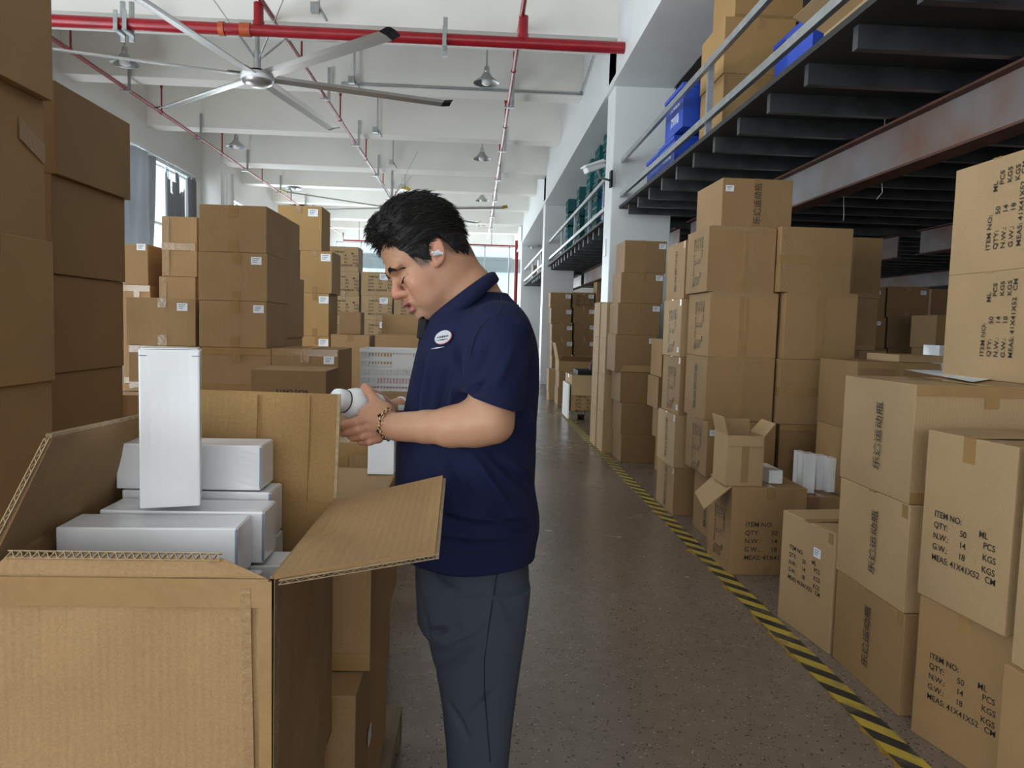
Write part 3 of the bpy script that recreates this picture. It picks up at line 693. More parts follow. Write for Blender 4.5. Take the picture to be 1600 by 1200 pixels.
# far right, under the mezzanine
for (xa, xb, nm) in ((1328, 1385, 'in the dim stack just left of the twin sticker stack'), (1388, 1453, 'in the dim stack with white stickers under the mezzanine')):
    r = [(xa, xb, y) for y in (640, 592, 544, 496, 448)]
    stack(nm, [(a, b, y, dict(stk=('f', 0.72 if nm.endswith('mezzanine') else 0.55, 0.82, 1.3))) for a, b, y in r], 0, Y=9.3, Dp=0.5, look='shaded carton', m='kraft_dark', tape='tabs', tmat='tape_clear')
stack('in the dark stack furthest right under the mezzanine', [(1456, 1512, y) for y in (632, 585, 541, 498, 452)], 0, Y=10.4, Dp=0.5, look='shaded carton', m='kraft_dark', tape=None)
stack('in the stack between the printed boxes and dim stacks', [(1462, 1530, 640), (1462, 1530, 590), (1464, 1530, 545), (1464, 1530, 493)], 0, Y=8.2, Dp=0.5, look='pale carton', tape=None)
carton('low wide carton behind the box carrying the paper sheet', P(1338, 600, Y=4.4).x, P(1470, 600, Y=4.4).x, 4.40, 4.9, 0.86, P(1400, 566, Y=4.4).z, m='kraft_dark', tape='edge')
filler(P(1338, 600, Y=4.4).x, P(1470, 600, Y=4.4).x, 4.40, 4.9, 0.86, 2)
carton('thin pale carton lying on the low wide carton', P(1407, 560, Y=4.45).x, P(1480, 560, Y=4.45).x, 4.47, 4.85, P(1400, 566, Y=4.4).z, P(1400, 554, Y=4.45).z, m='kraft_pale', tape=None)
carton('white carton lying at the far right behind the printed boxes', P(1454, 555, Y=8.0).x+0.0, P(1478, 555, Y=8.0).x, 7.85, 8.15, 1.1, P(1465, 539, Y=8.0).z, m='white_card', tape=None)
filler(P(1454, 555, Y=8.0).x, P(1500, 555, Y=8.0).x+0.3, 7.6, 8.17, 1.1, 2, m='kraft_dark')

# big ITEM NO box in front of the stack, with a hanging top flap
gz = P(1190, 762, Y=4.30).z
gx0, gx1 = P(1141, 830, Y=4.30).x, P(1259, 830, Y=4.30).x
G = carton('printed carton on the floor that carries the small open carton', gx0, gx1, 4.30, 4.72, 0, gz, tape='tabs', txt=[(IT, 'f', 0.06, 0.38, 0, 1.08), (IT, 'l', 0.0, 0.45, -R90, 0.9)])
fl = MB()
c = G.location
A, B = Vector((gx0+0.004, 4.32, gz-0.004)), Vector((gx0+0.004, 4.66, gz-0.004))
q0, q1 = P(1100, 796, Y=4.25), P(1086, 770, Y=4.52)
fl.sheet([A-c, B-c, q1-c, q0-c], 0.005); fl.build('flap', M['kraft_pale'], G)
# small open carton on it
def open_carton(label, x0, x1, y0, y1, z0, z1, flaps, m='kraft', yaw=0, group=None, t=0.005, inner='kraft_gold', **k):
    """flaps: dict side -> (length, angle from the wall's own direction: 0 upright, 90 flat out, 180 hanging down, -90 flat in)"""
    cx, cy = (x0+x1)/2, (y0+y1)/2
    o = empty('open_cardboard_box', (cx, cy, z0), label, 'box', group, yaw)
    w, d, h = (x1-x0)/2, (y1-y0)/2, z1-z0
    b = MB(); b.box(-w, w, -d, d, 0, t)
    b.build('bottom', M[m], o)
    for nm, bx in (('front', (-w, w, -d, -d+t)), ('back', (-w, w, d-t, d)), ('left', (-w, -w+t, -d+t, d-t)), ('right', (w-t, w, -d+t, d-t))):
        bb = MB().box(bx[0], bx[1], bx[2], bx[3], t, h); bb.build('side_panel', M[m], o, bevel=0.0015)
    for s, fv in flaps.items():
        if isinstance(fv[0], (list, tuple, Vector)) or len(fv) > 3:
            pts = [Vector(p)-Vector((cx, cy, z0)) for p in fv]; f = MB(); f.sheet(pts, t); f.build('flap', M[m], o); continue
        L, a = fv[0], math.radians(fv[1]); e = 0.004
        hp, hd, od = {'front': (Vector((0, -d, h)), Vector((w-e, 0, 0)), Vector((0, -1, 0))), 'back': (Vector((0, d, h)), Vector((w-e, 0, 0)), Vector((0, 1, 0))),
                      'left': (Vector((-w, 0, h)), Vector((0, d-e, 0)), Vector((-1, 0, 0))), 'right': (Vector((w, 0, h)), Vector((0, d-e, 0)), Vector((1, 0, 0)))}[s]
        dr = od*math.sin(a)+Vector((0, 0, math.cos(a))); tp = fv[2] if len(fv) > 2 else 0.93
        f = MB(); f.sheet([hp-hd, hp+hd, hp+hd*tp+dr*L, hp-hd*tp+dr*L], t); f.build('flap', M[m], o)
    return o
sx0, sx1 = P(1135, 720, Y=4.34).x, P(1193, 720, Y=4.34).x
sz = P(1165, 681, Y=4.34).z
oc = open_carton('small crumpled open carton with raised flaps on the printed carton', sx0, sx1, 4.34, 4.58, gz, sz, {'front': (0.062, 172), 'back': (0.075, -6), 'left': (0.11, 14), 'right': (0.10, 40)}, m='kraft_pale')
strip([(0, -0.1215, 0.02), (0, -0.1215, 0.25)][::-1], (-1, 0, 0), 0.045).build('tape', M['tape_clear'], oc)
carton('small white carton lying beside the small open carton', P(1201, 745, Y=4.42).x, P(1224, 745, Y=4.42).x, 4.42, 4.68, gz, P(1212, 735, Y=4.42).z, m='white_card', tape=None)
# carton with the standing white cartons
bz = 0.44; bx0, bx1 = gx1+0.05, gx1+0.52
carton('dark carton at floor level under the standing white cartons', bx0, bx0+0.235, 4.46, 4.9, 0, bz, m='kraft_dark', tape='tabs')
for i, (pa, pb, Y, top, lab) in enumerate(((1247, 1257, 4.70, 706, 'rearmost white carton standing at the left of the white group'), (1255, 1275, 4.56, 709, 'front white carton standing in the shaded gap, broadest face visible'),
        (1276, 1292, 4.66, 712, 'white carton standing right of the broad-faced white carton'), (1293, 1308, 4.60, 716, 'white carton standing furthest right, partly behind the printed box'))):
    a, b = P(pa, 740, Y=Y).x, P(pb, 740, Y=Y).x
    carton(lab, a, max(b, a+0.05), Y, Y+0.09, bz, P((pa+pb)/2, top, Y=Y).z, m='white_card', tape=None, group=None)

def facebox_w(label, far, near, ztop, zb, dep, **k):
    a, b = Vector(far), Vector(near); d = b-a; L = d.length; ang = math.atan2(d.x, -d.y); n = Vector((-d.y, d.x)).normalized(); c = (a+b)/2+n*dep/2
    return carton(label, c.x-dep/2, c.x+dep/2, c.y-L/2, c.y+L/2, zb, ztop, yaw=ang, **k)
# R2: the printed aisle stack nearest, three high
bx = 1.60
yn, yf = 2.66, 3.18
# bottom row
facebox_w('floor carton printed with rows of figures and a small sticker, left end', (1.568, 3.665), (1.620, 3.215), P(1222, 796, Y=3.66).z, 0, 0.42, tape='bottle', m='kraft_pale', txt=[(IT, 'l', -0.14, 0.56, 0, 0.82)], stk=('l', 0.42, 0.77, 1.1))
z1 = P(1432, 957, Y=2.70).z
carton('floor carton with characters under the two matching printed boxes', bx+0.03, bx+0.44, 2.68, 3.20, 0, z1, tape='bottle', m='kraft', txt=[(CN, 'l', 0.02, 0.52, R90, 0.78)], yaw=0.015)
z2 = P(1433, 788, Y=2.71).z
carton('middle carton with characters in the near printed stack', bx+0.03, bx+0.46, 2.69, 3.22, z1, z2, tape='bottle', m='kraft_pale', txt=[(CN, 'l', 0.10, 0.5, R90, 0.80)], yaw=0.01)
z3 = P(1430, 600, Y=2.72).z
top = carton('upper carton with characters, a paper sheet lying on it', bx+0.03, bx+0.62, 2.70, 3.24, z2, z3, tape='edge', m='kraft_pale', txt=[(CN, 'l', 0.10, 0.5, R90, 0.84), (IT, 't', -0.55, 0.3, PI, 0.8)])
# sheet of paper
mb = MB(); N = 12; pa = [P(1413, 579, Z=z3+0.004), P(1466, 580, Z=z3+0.004), P(1566, 590, Z=z3+0.004), P(1520, 597, Z=z3+0.004)]
g = [[pa[0].lerp(pa[1], j/4).lerp(pa[3].lerp(pa[2], j/4), i/N)+Vector((0, 0, 0.010*math.sin(i/N*PI)*0.2+0.012*max(0, 0.4-i/N))) for j in range(5)] for i in range(N+1)]
vs = [p for r in g for p in r]; mb.add(vs, [(i*5+j, i*5+j+1, (i+1)*5+j+1, (i+1)*5+j) for i in range(N) for j in range(4)], True)
mb.add([p+Vector((0, 0, 0.0006)) for p in vs], [(i*5+j, (i+1)*5+j, (i+1)*5+j+1, i*5+j+1) for i in range(N) for j in range(4)], True)
tag(mb.build('paper_sheet', M['white_matt']), 'white sheet of paper lying on the upper printed carton', 'paper')
# two boxes with turned print on top, to the right
tx = P(1470, 586, Z=z3).x; ty = P(1470, 586, Z=z3).y
z4 = P(1479, 431, X=tx).z; z5 = P(1490, 267, X=tx).z
carton('lower of the two pale cartons with print turned sideways, far right', tx, tx+0.42, ty-0.56, ty, z3, z4, m='kraft_pale', tape='bottle', txt=[(IT, 'l', 0.30, 0.50, R90, 0.95)])
carton('upper of the two pale cartons with print turned sideways, far right', tx+0.006, tx+0.42, ty-0.55, ty+0.01, z4, z5, m='kraft_pale', tape='bottle', txt=[(IT, 'l', 0.28, 0.48, R90, 1.0)])
# R1: nearest pair at the right edge of the frame, print reads upright
def facebox(label, pl, pr, Yl, Yr, ztop, zb, dep, **k):
    """carton whose left face shows: pl/pr pixel columns at the far and near end"""
    a = P(pl[0], pl[1], Y=Yl); b = P(pr[0], pr[1], Y=Yr)
    d = Vector((b.x-a.x, b.y-a.y)); L = d.length; ang = math.atan2(d.x, -d.y)
    n = Vector((-d.y, d.x)).normalized()
    if n.x < 0: n = -n
    c = Vector((a.x+b.x, a.y+b.y))/2 + n*dep/2
    o = carton(label, c.x-dep/2, c.x+dep/2, c.y-L/2, c.y+L/2, zb, ztop, yaw=ang, **k); return o
Yl, Yr = 2.60, 2.20
zb1 = P(1432, 925, Y=Yl).z; zb2 = P(1444, 670, Y=Yl).z
facebox('near lower carton printed with upright figures and a long tape tab', (1428, 1040), (1584, 1090), Yl-0.02, Yr, zb1, 0, 0.42, tape='side', m='kraft', txt=[(IT, 'l', -0.10, 0.46, 0, 0.80)])
facebox('near upper carton printed with upright figures at the right edge', (1440, 800), (1582, 830), Yl, Yr, zb2, zb1, 0.42, tape='side', m='kraft_pale', txt=[(IT, 'l', -0.10, 0.38, 0, 0.84)])
xx = P(1588, 850, Y=2.17).x
carton('cropped upper carton at the right frame edge, nearest the camera', xx+0.0, xx+0.5, 1.66, 2.16, 0.45, P(1592, 697, Y=2.17).z, m='kraft_pale', tape='side')
carton('cropped lower carton at the right frame edge, nearest the camera', xx-0.02, xx+0.48, 1.66, 2.16, 0.0, 0.45, m='kraft', tape='side')

# S: stack against the first column
sd = 'in the tall stack in front of the first white column'
stack(sd, [
    (970, 1036, 679), (970, 1036, 630), (969, 1035, 582, dict(D=0.54)), (961, 1026, 523, dict(Y=8.05)), (965, 1032, 474, dict(Y=8.05)), (970, 1037, 426, dict(Y=8.05)), (976, 1042, 376, dict(Y=8.05))],
    0, Y=8.0, Dp=0.5, look='carton', m='kraft_dark', stk=('f', 0.80, 0.84, 1.4), tape='tabs')
z = P(1002, 582, Y=8.0).z
fo = MB(); fo.sheet([(P(969, 582, Y=8.0).x, 8.0, z+0.002), (P(1035, 582, Y=8.0).x, 8.0, z+0.002), (P(1031, 571, Y=8.06).x, 8.035, z+0.07), (P(973, 571, Y=8.06).x, 8.035, z+0.07)], 0.005)
of = fo.build('loose_flap', M['kraft']); tag(of, 'raised flap of a carton midway up the stack by the first column', 'cardboard')
# S2 behind, flush against the column, aisle faces lit
for i, (Ya, Yb, dx) in enumerate(((8.60, 9.02, 0.0), (9.03, 9.46, -0.01))):
    zz = 0
    for j, h in enumerate((0.47, 0.44, 0.42, 0.42 if i else 0.40)):
        z1 = zz+h
        lab = f'{ORD[3-j]} lit carton of the {"nearer" if i == 0 else "further"} aisle stack beside the first column base'
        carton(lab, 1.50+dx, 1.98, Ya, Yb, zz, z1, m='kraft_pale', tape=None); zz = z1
# a few things beside it
stack('just right of the stack by the first column', [(1040, 1075, 690), (1036, 1075, 640), (1028, 1072, 590), (1034, 1070, 530)], 0, Y=7.2, Dp=0.45, look='narrow shaded carton', m='kraft_dark', tape=None)

# F: twin stacks by the second column
stack('in the left of the far twin stacks', [(862, 894, 581), (862, 894, 556), (862, 894, 531), (862, 894, 506), (861, 893, 481), (860, 892, 457)], 0, Y=17.2, Dp=0.5, look='carton', stk=('f', 0.75, 0.75, 2.2), tape='tabs')
stack('in the right of the far twin stacks', [(897, 930, 581), (898, 930, 556), (897, 930, 531), (897, 930, 505), (896, 929, 481), (895, 928, 457, dict(txt=[(FT, 'f', 0.0, 0.45, 0, 1.1)]))], 0, Y=17.2, Dp=0.5, look='carton', stk=('f', 0.75, 0.75, 2.2), tape='tabs', m='kraft_dark')
stack('in the third far stack behind the first column', [(933, 965, y) for y in (581, 556, 531, 506, 481, 457, 432)], 0, Y=17.0, Dp=0.5, look='carton', tape=None, m='kraft', labels=[f'{ORD[6-i]} carton in the far stack half hidden behind the first column' for i in range(7)])
# E: open carton stack
ez = [P(900, y, Y=13.8).z for y in (632, 606, 580, 566)]
ex0, ex1 = P(872, 600, Y=13.8).x, P(930, 600, Y=13.8).x
carton('bottom carton under the far open carton', ex0, ex1, 13.8, 14.4, 0, ez[1], m='kraft_dark', tape=None)
carton('middle carton under the far open carton', ex0+0.01, ex1, 13.8, 14.4, ez[1], ez[2], m='kraft_dark', tape=None)
open_carton('far open carton with a broad front flap and upright side flaps', ex0, ex1, 13.8, 14.4, ez[2], ez[3]+0.02, {'front': (0.2, 62), 'left': (0.33, 12), 'right': (0.3, 28)}, m='kraft')
stack('leaning at the aisle beside the far open carton', [(857, 871, 612), (857, 869, 577)], 0, Y=14.8, Dp=0.4, look='narrow pale carton', m='kraft_pale', tape=None)
# pallet with two boxes
def pallet(x0, x1, y0, y1, label, z0=0.0, h=0.13):
    t = empty('wooden_pallet', ((x0+x1)/2, (y0+y1)/2, z0), label, 'pallet'); w, d = (x1-x0)/2, (y1-y0)/2
    for k in range(5):
        x = -w+0.05+(2*w-0.1)*k/4; MB().box(x-0.05, x+0.05, -d, d, h-0.02, h).build('deck_board', M['wood'], t)
    for k in range(3):
        y = -d+0.05+(2*d-0.1)*k/2; MB().box(-w, w, y-0.045, y+0.045, h-0.04, h-0.02).build('stringer', M['wood'], t)
        for q in range(3):
            x = -w+0.06+(2*w-0.12)*q/2; MB().box(x-0.06, x+0.06, y-0.045, y+0.045, 0.015, h-0.04).build('block', M['wood'], t)
    for k in range(3):
        x = -w+0.06+(2*w-0.12)*k/2; MB().box(x-0.05, x+0.05, -d, d, 0.0, 0.015).build('bottom_board', M['wood'], t)
    return t
px0, px1 = P(893, 620, Y=11.7).x, P(940, 620, Y=11.7).x
pallet(px0-0.02, px1+0.1, 11.65, 12.8, 'dark wooden pallet under two cartons by the aisle tape')
pz = [P(913, y, Y=11.75).z for y in (618, 587)]
carton('printed carton on the pallet by the aisle', px0, px1, 11.75, 12.6, 0.13, pz[0], m='kraft', tape='tabs', txt=[(FT, 'f', 0, 0.45, 0, 1.2)], stk=('f', 0.85, 0.8, 1.6))
carton('plain pale carton on top of the pallet pair', px0, px1+0.02, 11.75, 12.6, pz[0], pz[1], m='kraft_pale', tape='side')
tag(MB().box(px0+0.12, px1+0.1, 11.95, 12.5, pz[1], pz[1]+0.07).lathe([(0.0, 0.2), (0.09, 0.18), (0.13, 0.08), (0.13, 0)], c=(px1-0.02, 12.1, pz[1]+0.07), n=14).build('black_bundle', M['black']), 'black bundle lying on the pallet cartons', 'bundle')
tag(MB().box(px0-0.045, px0-0.025, 11.76, 12.5, 0.0, 0.55).build('grey_panel', M['paint']), 'thin grey panel leaning on the pallet cartons', 'panel')
stack('in the small far stack left of the twin stacks', [(843, 859, 581), (843, 859, 565), (844, 859, 546)], 0, Y=19.9, Dp=0.5, look='carton', tape=None)
b = P(851, 546, Y=19.9)
tag(MB().box(b.x-0.13, b.x+0.13, 20.0, 20.3, b.z, b.z+0.38).box(b.x-0.10, b.x+0.2, 20.05, 20.25, b.z+0.38, b.z+0.5).build('black_case', M['black']), 'black case standing on the small far stack', 'case')
b = P(816, 500, Y=27.0)
stack('far down the aisle by the third column', [(811, 819, 545), (811, 819, 522), (812, 819, 500)], 0, Y=27.0, Dp=0.5, look='tiny carton', tape=None)

# ================================================================== ON THE MEZZANINE
MZ = 2.966
def mstack(desc, rows, Y, Dp, look, **k): return stack(desc, rows, MZ, Y=Y, Dp=Dp, look=look, **k)
mx0 = P(1129, 160, Y=6.3).x; mx1 = P(1236, 160, Y=6.3).x
zc = P(1180, 116, Y=6.3).z; zb_ = P(1180, 27, Y=6.3).z
carton('lower big taped box on the mezzanine behind the guard rail post', mx0, mx1, 6.3, 6.95, MZ, zc, m='kraft_gold', tape='tabs', tmat='tape_clear')
carton('middle big taped box on the mezzanine behind the guard rail', mx0-0.01, mx1+0.01, 6.3, 6.95, zc, zb_, m='kraft_gold', tape='tabs', tmat='tape_clear')
carton('upper big taped box on the mezzanine at the top of the picture', mx0+0.08, mx1+0.08, 6.35, 6.95, zb_, min(zb_+0.5, 4.40), m='kraft_gold', tape='edge', tmat='tape_clear')
def bin_(label, x0, x1, y0, y1, z0, z1, txts=()):
    o = empty('storage_bin', ((x0+x1)/2, (y0+y1)/2, z0), label, 'bin'); w, d, h = (x1-x0)/2, (y1-y0)/2, z1-z0; t = 0.008
    b = MB(); b.box(-w, w, -d, d, 0, t); b.box(-w, -w+t, -d, d, t, h); b.box(w-t, w, -d, d, t, h); b.box(-w+t, w-t, -d, -d+t, t, h); b.box(-w+t, w-t, d-t, d, t, h)
    b.build('tub', M['blue'], o)
    r = MB(); e = 0.014
    for (a, bb, c, dd) in ((-w-e, -w, -d-e, d+e), (w, w+e, -d-e, d+e), (-w, w, -d-e, -d), (-w, w, d, d+e)): r.box(a, bb, c, dd, h-0.035, h)
    r.build('rim', M['blue'], o)
    for (me, face, u, v, s) in txts: on_face(o, me, 'printed_text', face, (2*w, 2*d, h), u, v, 0, s)
    return o
bxa = DX+0.12
bin_('lower blue bin with white characters behind the mezzanine rail', bxa, bxa+0.4, 7.35, 7.95, MZ, MZ+0.34, [(T_BIN, 'l', 0.1, 0.45, 1.0)])
bin_('lower rear blue bin on the mezzanine next to the white column', bxa+0.02, bxa+0.4, 8.0, 8.6, MZ, MZ+0.34)
bin_('upper blue bin with two rows of white characters on the mezzanine', bxa, bxa+0.42, 7.10, 7.75, MZ+0.36, MZ+0.36+0.40, [(T_BIN, 'l', 0.1, 0.22, 1.0), (T_BIN2, 'l', 0.1, 0.6, 0.9)])
x = P(1237, 90, Y=6.1).x
bin_('dark blue bin right of the big taped boxes on the mezzanine', P(1243, 90, Y=5.7).x, P(1268, 90, Y=5.7).x+0.08, 5.6, 6.1, MZ, MZ+0.75)
bin_('broad blue bin facing the hall at the mezzanine edge', P(1270, 60, Y=5.0).x, P(1312, 60, Y=5.0).x+0.05, 5.0, 5.4, MZ, P(1290, 20, Y=5.0).z)
xo = P(1317, 40, Y=4.5).x
open_carton('open carton with a long drooping flap at the mezzanine edge', xo, xo+0.5, 4.2, 4.75, MZ, P(1330, 22, Y=4.4).z+0.02, {'left': (0.22, 70), 'front': (0.2, 20)}, m='kraft_pale')

# teal crates, second bay
def crate_mesh(w, d, h):
    b = MB(); t = 0.012
    b.box(-w, w, -d, d, 0, t)
    for s in (-1, 1):
        b.box(s*w-t/2*0-(t if s > 0 else 0), s*w+(0 if s > 0 else t), -d, d, 0, h); b.box(-w, w, s*d-(t if s > 0 else 0), s*d+(0 if s > 0 else t), 0, h)
        for z in (0.02, h*0.5, h-0.03):
            b.box(-w-0.012, w+0.012, s*d-0.012, s*d+0.012, z, z+0.022); b.box(s*w-0.012, s*w+0.012, -d-0.012, d+0.012, z, z+0.022)
        for k in range(5):
            x = -w+2*w*k/4; b.box(x-0.008, x+0.008, s*d-0.014, s*d+0.014, 0.02, h-0.02); y = -d+2*d*k/4; b.box(s*w-0.014, s*w+0.014, y-0.008, y+0.008, 0.02, h-0.02)
    me = b.mesh('crate'); return me
cm = crate_mesh(0.27, 0.19, 0.27); cm.materials.append(M['teal']); cmb = cm.copy(); cmb.materials.clear(); cmb.materials.append(M['blue'])
cols = ((10.6, 2.75, 5, 'nearest inner stack'), (11.5, 2.18, 5, 'nearest front stack'), (12.5, 2.20, 5, 'second front stack'), (13.5, 2.22, 5, 'third front stack'), (14.6, 2.2, 4, 'fourth front stack'), (16.0, 2.15, 4, 'furthest front stack'), (12.0, 2.85, 7, 'tall inner stack'), (13.0, 2.85, 7, 'second tall inner stack'))
for (y, x, n, nm) in cols:
    for k in range(n):
        o = D.objects.new('plastic_crate', cmb if (k < 2 and y in (11.5, 10.6)) else cm); COL.objects.link(o)
        o.location = (x+0.01*math.sin(k*5+y), y+0.012*math.cos(k*3), MZ+k*0.285); o.rotation_euler = (0, 0, 0.03*math.sin(k*7+y))
        tag(o, f'{"dark blue" if (k < 2 and y in (11.5, 10.6)) else "teal"} crate, {ORD[n-1-k]} of {nm} on the mezzanine', 'crate', 'stacked crates on the second mezzanine bay')
# third bay items
for (px, py0, py1, m, lab) in ((836, 398, 432, 'kraft_pale', 'pale box on the furthest mezzanine bay, right'), (829, 406, 430, 'white_matt', 'white bundle on the furthest mezzanine bay'), (822, 414, 428, 'kraft', 'small brown box on the furthest mezzanine bay, left')):
    Y = 21.0 + (836-px)*0.35; x = P(px, 420, Y=Y).x; x = max(x, DX+0.15)
    carton(lab, x, x+0.4, Y, Y+0.5, MZ, MZ+0.55, m=m, tape=None)

# ================================================================== LEFT STACKS
# L2 aisle-facing plain stack
zt = [P(195, y, X=-1.78).z for y in (192, 312, 441, 571)]
LX2 = P(194, 440, Y=3.8).x
zt = [P(204, 192, Y=3.8).z, P(197, 312, Y=3.8).z, P(192, 441, Y=3.8).z, P(190, 571, Y=3.8).z, 0.76, 0.38, 0]
for i in range(6):
    j = (0.03, 0.01, 0.0, -0.008, 0, 0)[i]
    lab = f'{ORD[i]} plain dark carton in the tall stack left of the white cartons' if i < 4 else HID
    carton(lab, LX2-0.45+j, LX2+j, 3.16, 3.80+(0.02 if i == 0 else 0), zt[i+1], zt[i], m='kraft_dark' if i < 4 else 'kraft', tape='tabs', group=None if i < 4 else 'hidden supporting boxes', tmat='tape_clear')
# L1 nearest big boxes at the left edge
LX = P(78, 380, Y=2.80).x
ls = [(-0.0, 155, 0.03), (0, 372, 0.0), (0, 590, -0.02)]
zz = [P(84, y, Y=2.80).z for y in (-60, 160, 378, 594)]
lz = [zz[0], zz[1], zz[2], zz[3], 0.64, 0]
for i in range(5):
    xo_ = (0.022, -0.012, 0.012, 0.0, -0.02)[i]
    lab = ['topmost cropped carton of the nearest left stack, reaching the top edge', 'carton with crumpled tape patch in the nearest left stack, second down', 'third carton down in the nearest left stack, torn tape at its corner', 'fourth carton down in the nearest left stack, behind the raised flap', HID][i]
    carton(lab, LX-0.6+xo_, LX+xo_, 2.16, 2.80, lz[i+1], lz[i], m='kraft', tape='side' if i else 'tabs', yaw=-0.02, group=None if i < 4 else 'hidden supporting boxes', tmat='tape')
o = [k for k in D.objects if k.get('label', '').startswith('carton with crumpled')][0]
strip([(0.3005, 0.17, 0.36), (0.3015, 0.312, 0.30)], (0, 0, 1), 0.07).build('tape', M['tape_clear'], o)

# M: main block of cartons behind the open carton
sk = ('f', 0.62, 0.86, 1.15)
m1 = stack('in the block left of the face of the man', [
    (313, 424, 543, dict(tape='edge', label='wide carton in the lower row directly right of the standing white carton')),
    (310, 417, 470, dict(stk=('f', 0.76, 0.84, 1.15), label='third carton down in the stack left of the man, sticker at its right')),
    (309, 418, 394, dict(stk=('f', 0.68, 0.84, 1.15), label='second carton down in the stack left of the man, with a sticker')),
    (310, 417, 320, dict(label='top carton of the stack left of the man, tape tab in its middle'))], 0.99, Y=4.6, Dp=0.52, m='kraft')
X0 = P(422, 560, Y=4.6).x; z10 = P(470, 545, Y=4.6).z
carton('wide carton with a sticker, lower row behind the printed flap', X0+0.004, P(529, 560, Y=4.6).x, 4.6, 5.12, 0.99, z10, m='kraft', tape='edge', stk=('f', 0.72, 0.76, 1.15))
xm0 = P(313, 560, Y=4.6).x
m0 = stack('', [(200, 311, 540, dict(tape='edge', label='wide carton in the lower row behind the standing white carton')), (196, 306, 465, dict(tape='tabs', stk=('f', 0.62, 0.82, 1.15), label='carton with a sticker left of the tall stack, above the standing white carton'))], 0.99, Y=4.6, Dp=0.52)
filler(P(190, 600, Y=4.6).x, P(311, 600, Y=4.6).x, 4.6, 5.12, 0.99, 3); filler(P(313, 600, Y=4.6).x, P(422, 600, Y=4.6).x, 4.6, 5.12, 0.99, 3); filler(P(424, 600, Y=4.6).x, P(529, 600, Y=4.6).x, 4.6, 5.12, 0.99, 3)
# second depth of the block
y2 = 5.14
a = P(452, 480, Y=5.75); 
x1 = P(470, 380, Y=5.68).x; w2 = 0.44
z = P(468, 527, Y=5.68).z
carton(HID, x1-w2, x1, y2, 5.68, 0.0, 0.66, tape=None, group='hidden supporting boxes'); carton('carton low in the second row, right of the sticker stack', x1-w2, x1+0.02, y2, 5.68, 0.66, P(470, 527, Y=5.68).z, tape=None)
za, zb2_ = P(470, 527, Y=5.68).z, P(472, 437, Y=5.68).z
carton('tall plain carton behind the stack left of the man, lower one', x1-w2, x1+0.025, y2, 5.70, za, zb2_+0.0, tape=None, m='kraft')
carton('tall carton with a pale taped edge behind the stack left of the man, upper', x1-w2, x1-0.005, y2, 5.68, zb2_, P(470, 352, Y=5.68).z, tape='hband', m='kraft')
# left side further back
stack('', [(190, 250, 600, dict(tape=None, label='low plain carton at the far left behind the sticker box')), (192, 236, 445, dict(Y=5.3, tape='edge', label='small taped carton peeping over the sticker box at the left')), (192, 232, 381, dict(Y=5.3, stk=('f', 0.45, 0.93, 1.1), tape=None, label='carton with a sticker below the left curtain'))], 0.0, Y=5.3, Dp=0.55)
stack('', [(249, 306, 520, dict(label='carton low behind the tall narrow carton')), (248, 306, 432, dict(label='carton directly under the tall narrow carton by the window')), (252, 308, 338, dict(label='tall narrow carton standing in front of the window'))], 0.0, Y=5.25, Dp=0.5, tape='hband')
# M2 column with stickers
m2 = stack('', [
    (470, 514, 525, dict(label='bottom visible carton in the golden sticker column')),
    (472, 514, 458, dict(D=0.46, label='third carton down in the golden sticker column')),
    (468, 519, 392, dict(D=0.46, label='second carton down in the golden sticker column')),
    (433, 503, 321, dict(label='top carton of the golden sticker column, under the far lamps'))], 0.88, Y=7.3, Dp=0.42, m='kraft_gold', stk=('f', 0.6, 0.85, 1.7))
filler(P(470, 560, Y=7.3).x, P(514, 560, Y=7.3).x, 7.3, 7.72, 0.88, 2)
carton('carton behind the top of the golden sticker column', P(433, 400, Y=7.3).x, P(466, 400, Y=7.3).x, 7.3, 7.7, 0.9, P(450, 392, Y=7.3).z, tape=None, m='kraft_gold')
filler(P(433, 400, Y=7.3).x, P(466, 400, Y=7.3).x, 7.3, 7.7, 0.9, 2)
# M3 printed pale boxes in the distance
m3a = stack('in the left column of distant printed boxes', [(512, 561, 538), (512, 561, 500), (512, 561, 462), (512, 561, 424), (508, 560, 385)], 0.7, Y=12.3, Dp=0.5, look='pale carton', m='kraft_pale', tape='tabs', txt=[(FT, 'f', 0.1, 0.5, 0, 1.15)])
m3b = stack('in the right column of distant printed boxes', [(564, 613, 538), (564, 613, 500), (564, 613, 462), (564, 613, 425)], 0.7, Y=12.3, Dp=0.5, look='pale carton', m='kraft_pale', tape='tabs', txt=[(FT, 'f', 0.1, 0.5, 0, 1.15)], stk=('f', 0.45, 0.8, 2.4))
m3c = stack('in the third column of distant printed boxes, by the nose', [(615, 664, 538), (615, 664, 500), (615, 664, 463)], 0.7, Y=12.3, Dp=0.5, look='pale carton', m='kraft_pale', tape='tabs', txt=[(FT, 'f', 0.1, 0.5, 0, 1.15)])
filler(P(510, 560, Y=12.3).x, P(561, 560, Y=12.3).x, 12.3, 12.8, 0.7, 2); filler(P(564, 560, Y=12.3).x, P(613, 560, Y=12.3).x, 12.3, 12.8, 0.7, 2); filler(P(615, 560, Y=12.3).x, P(664, 560, Y=12.3).x, 12.3, 12.8, 0.7, 2)
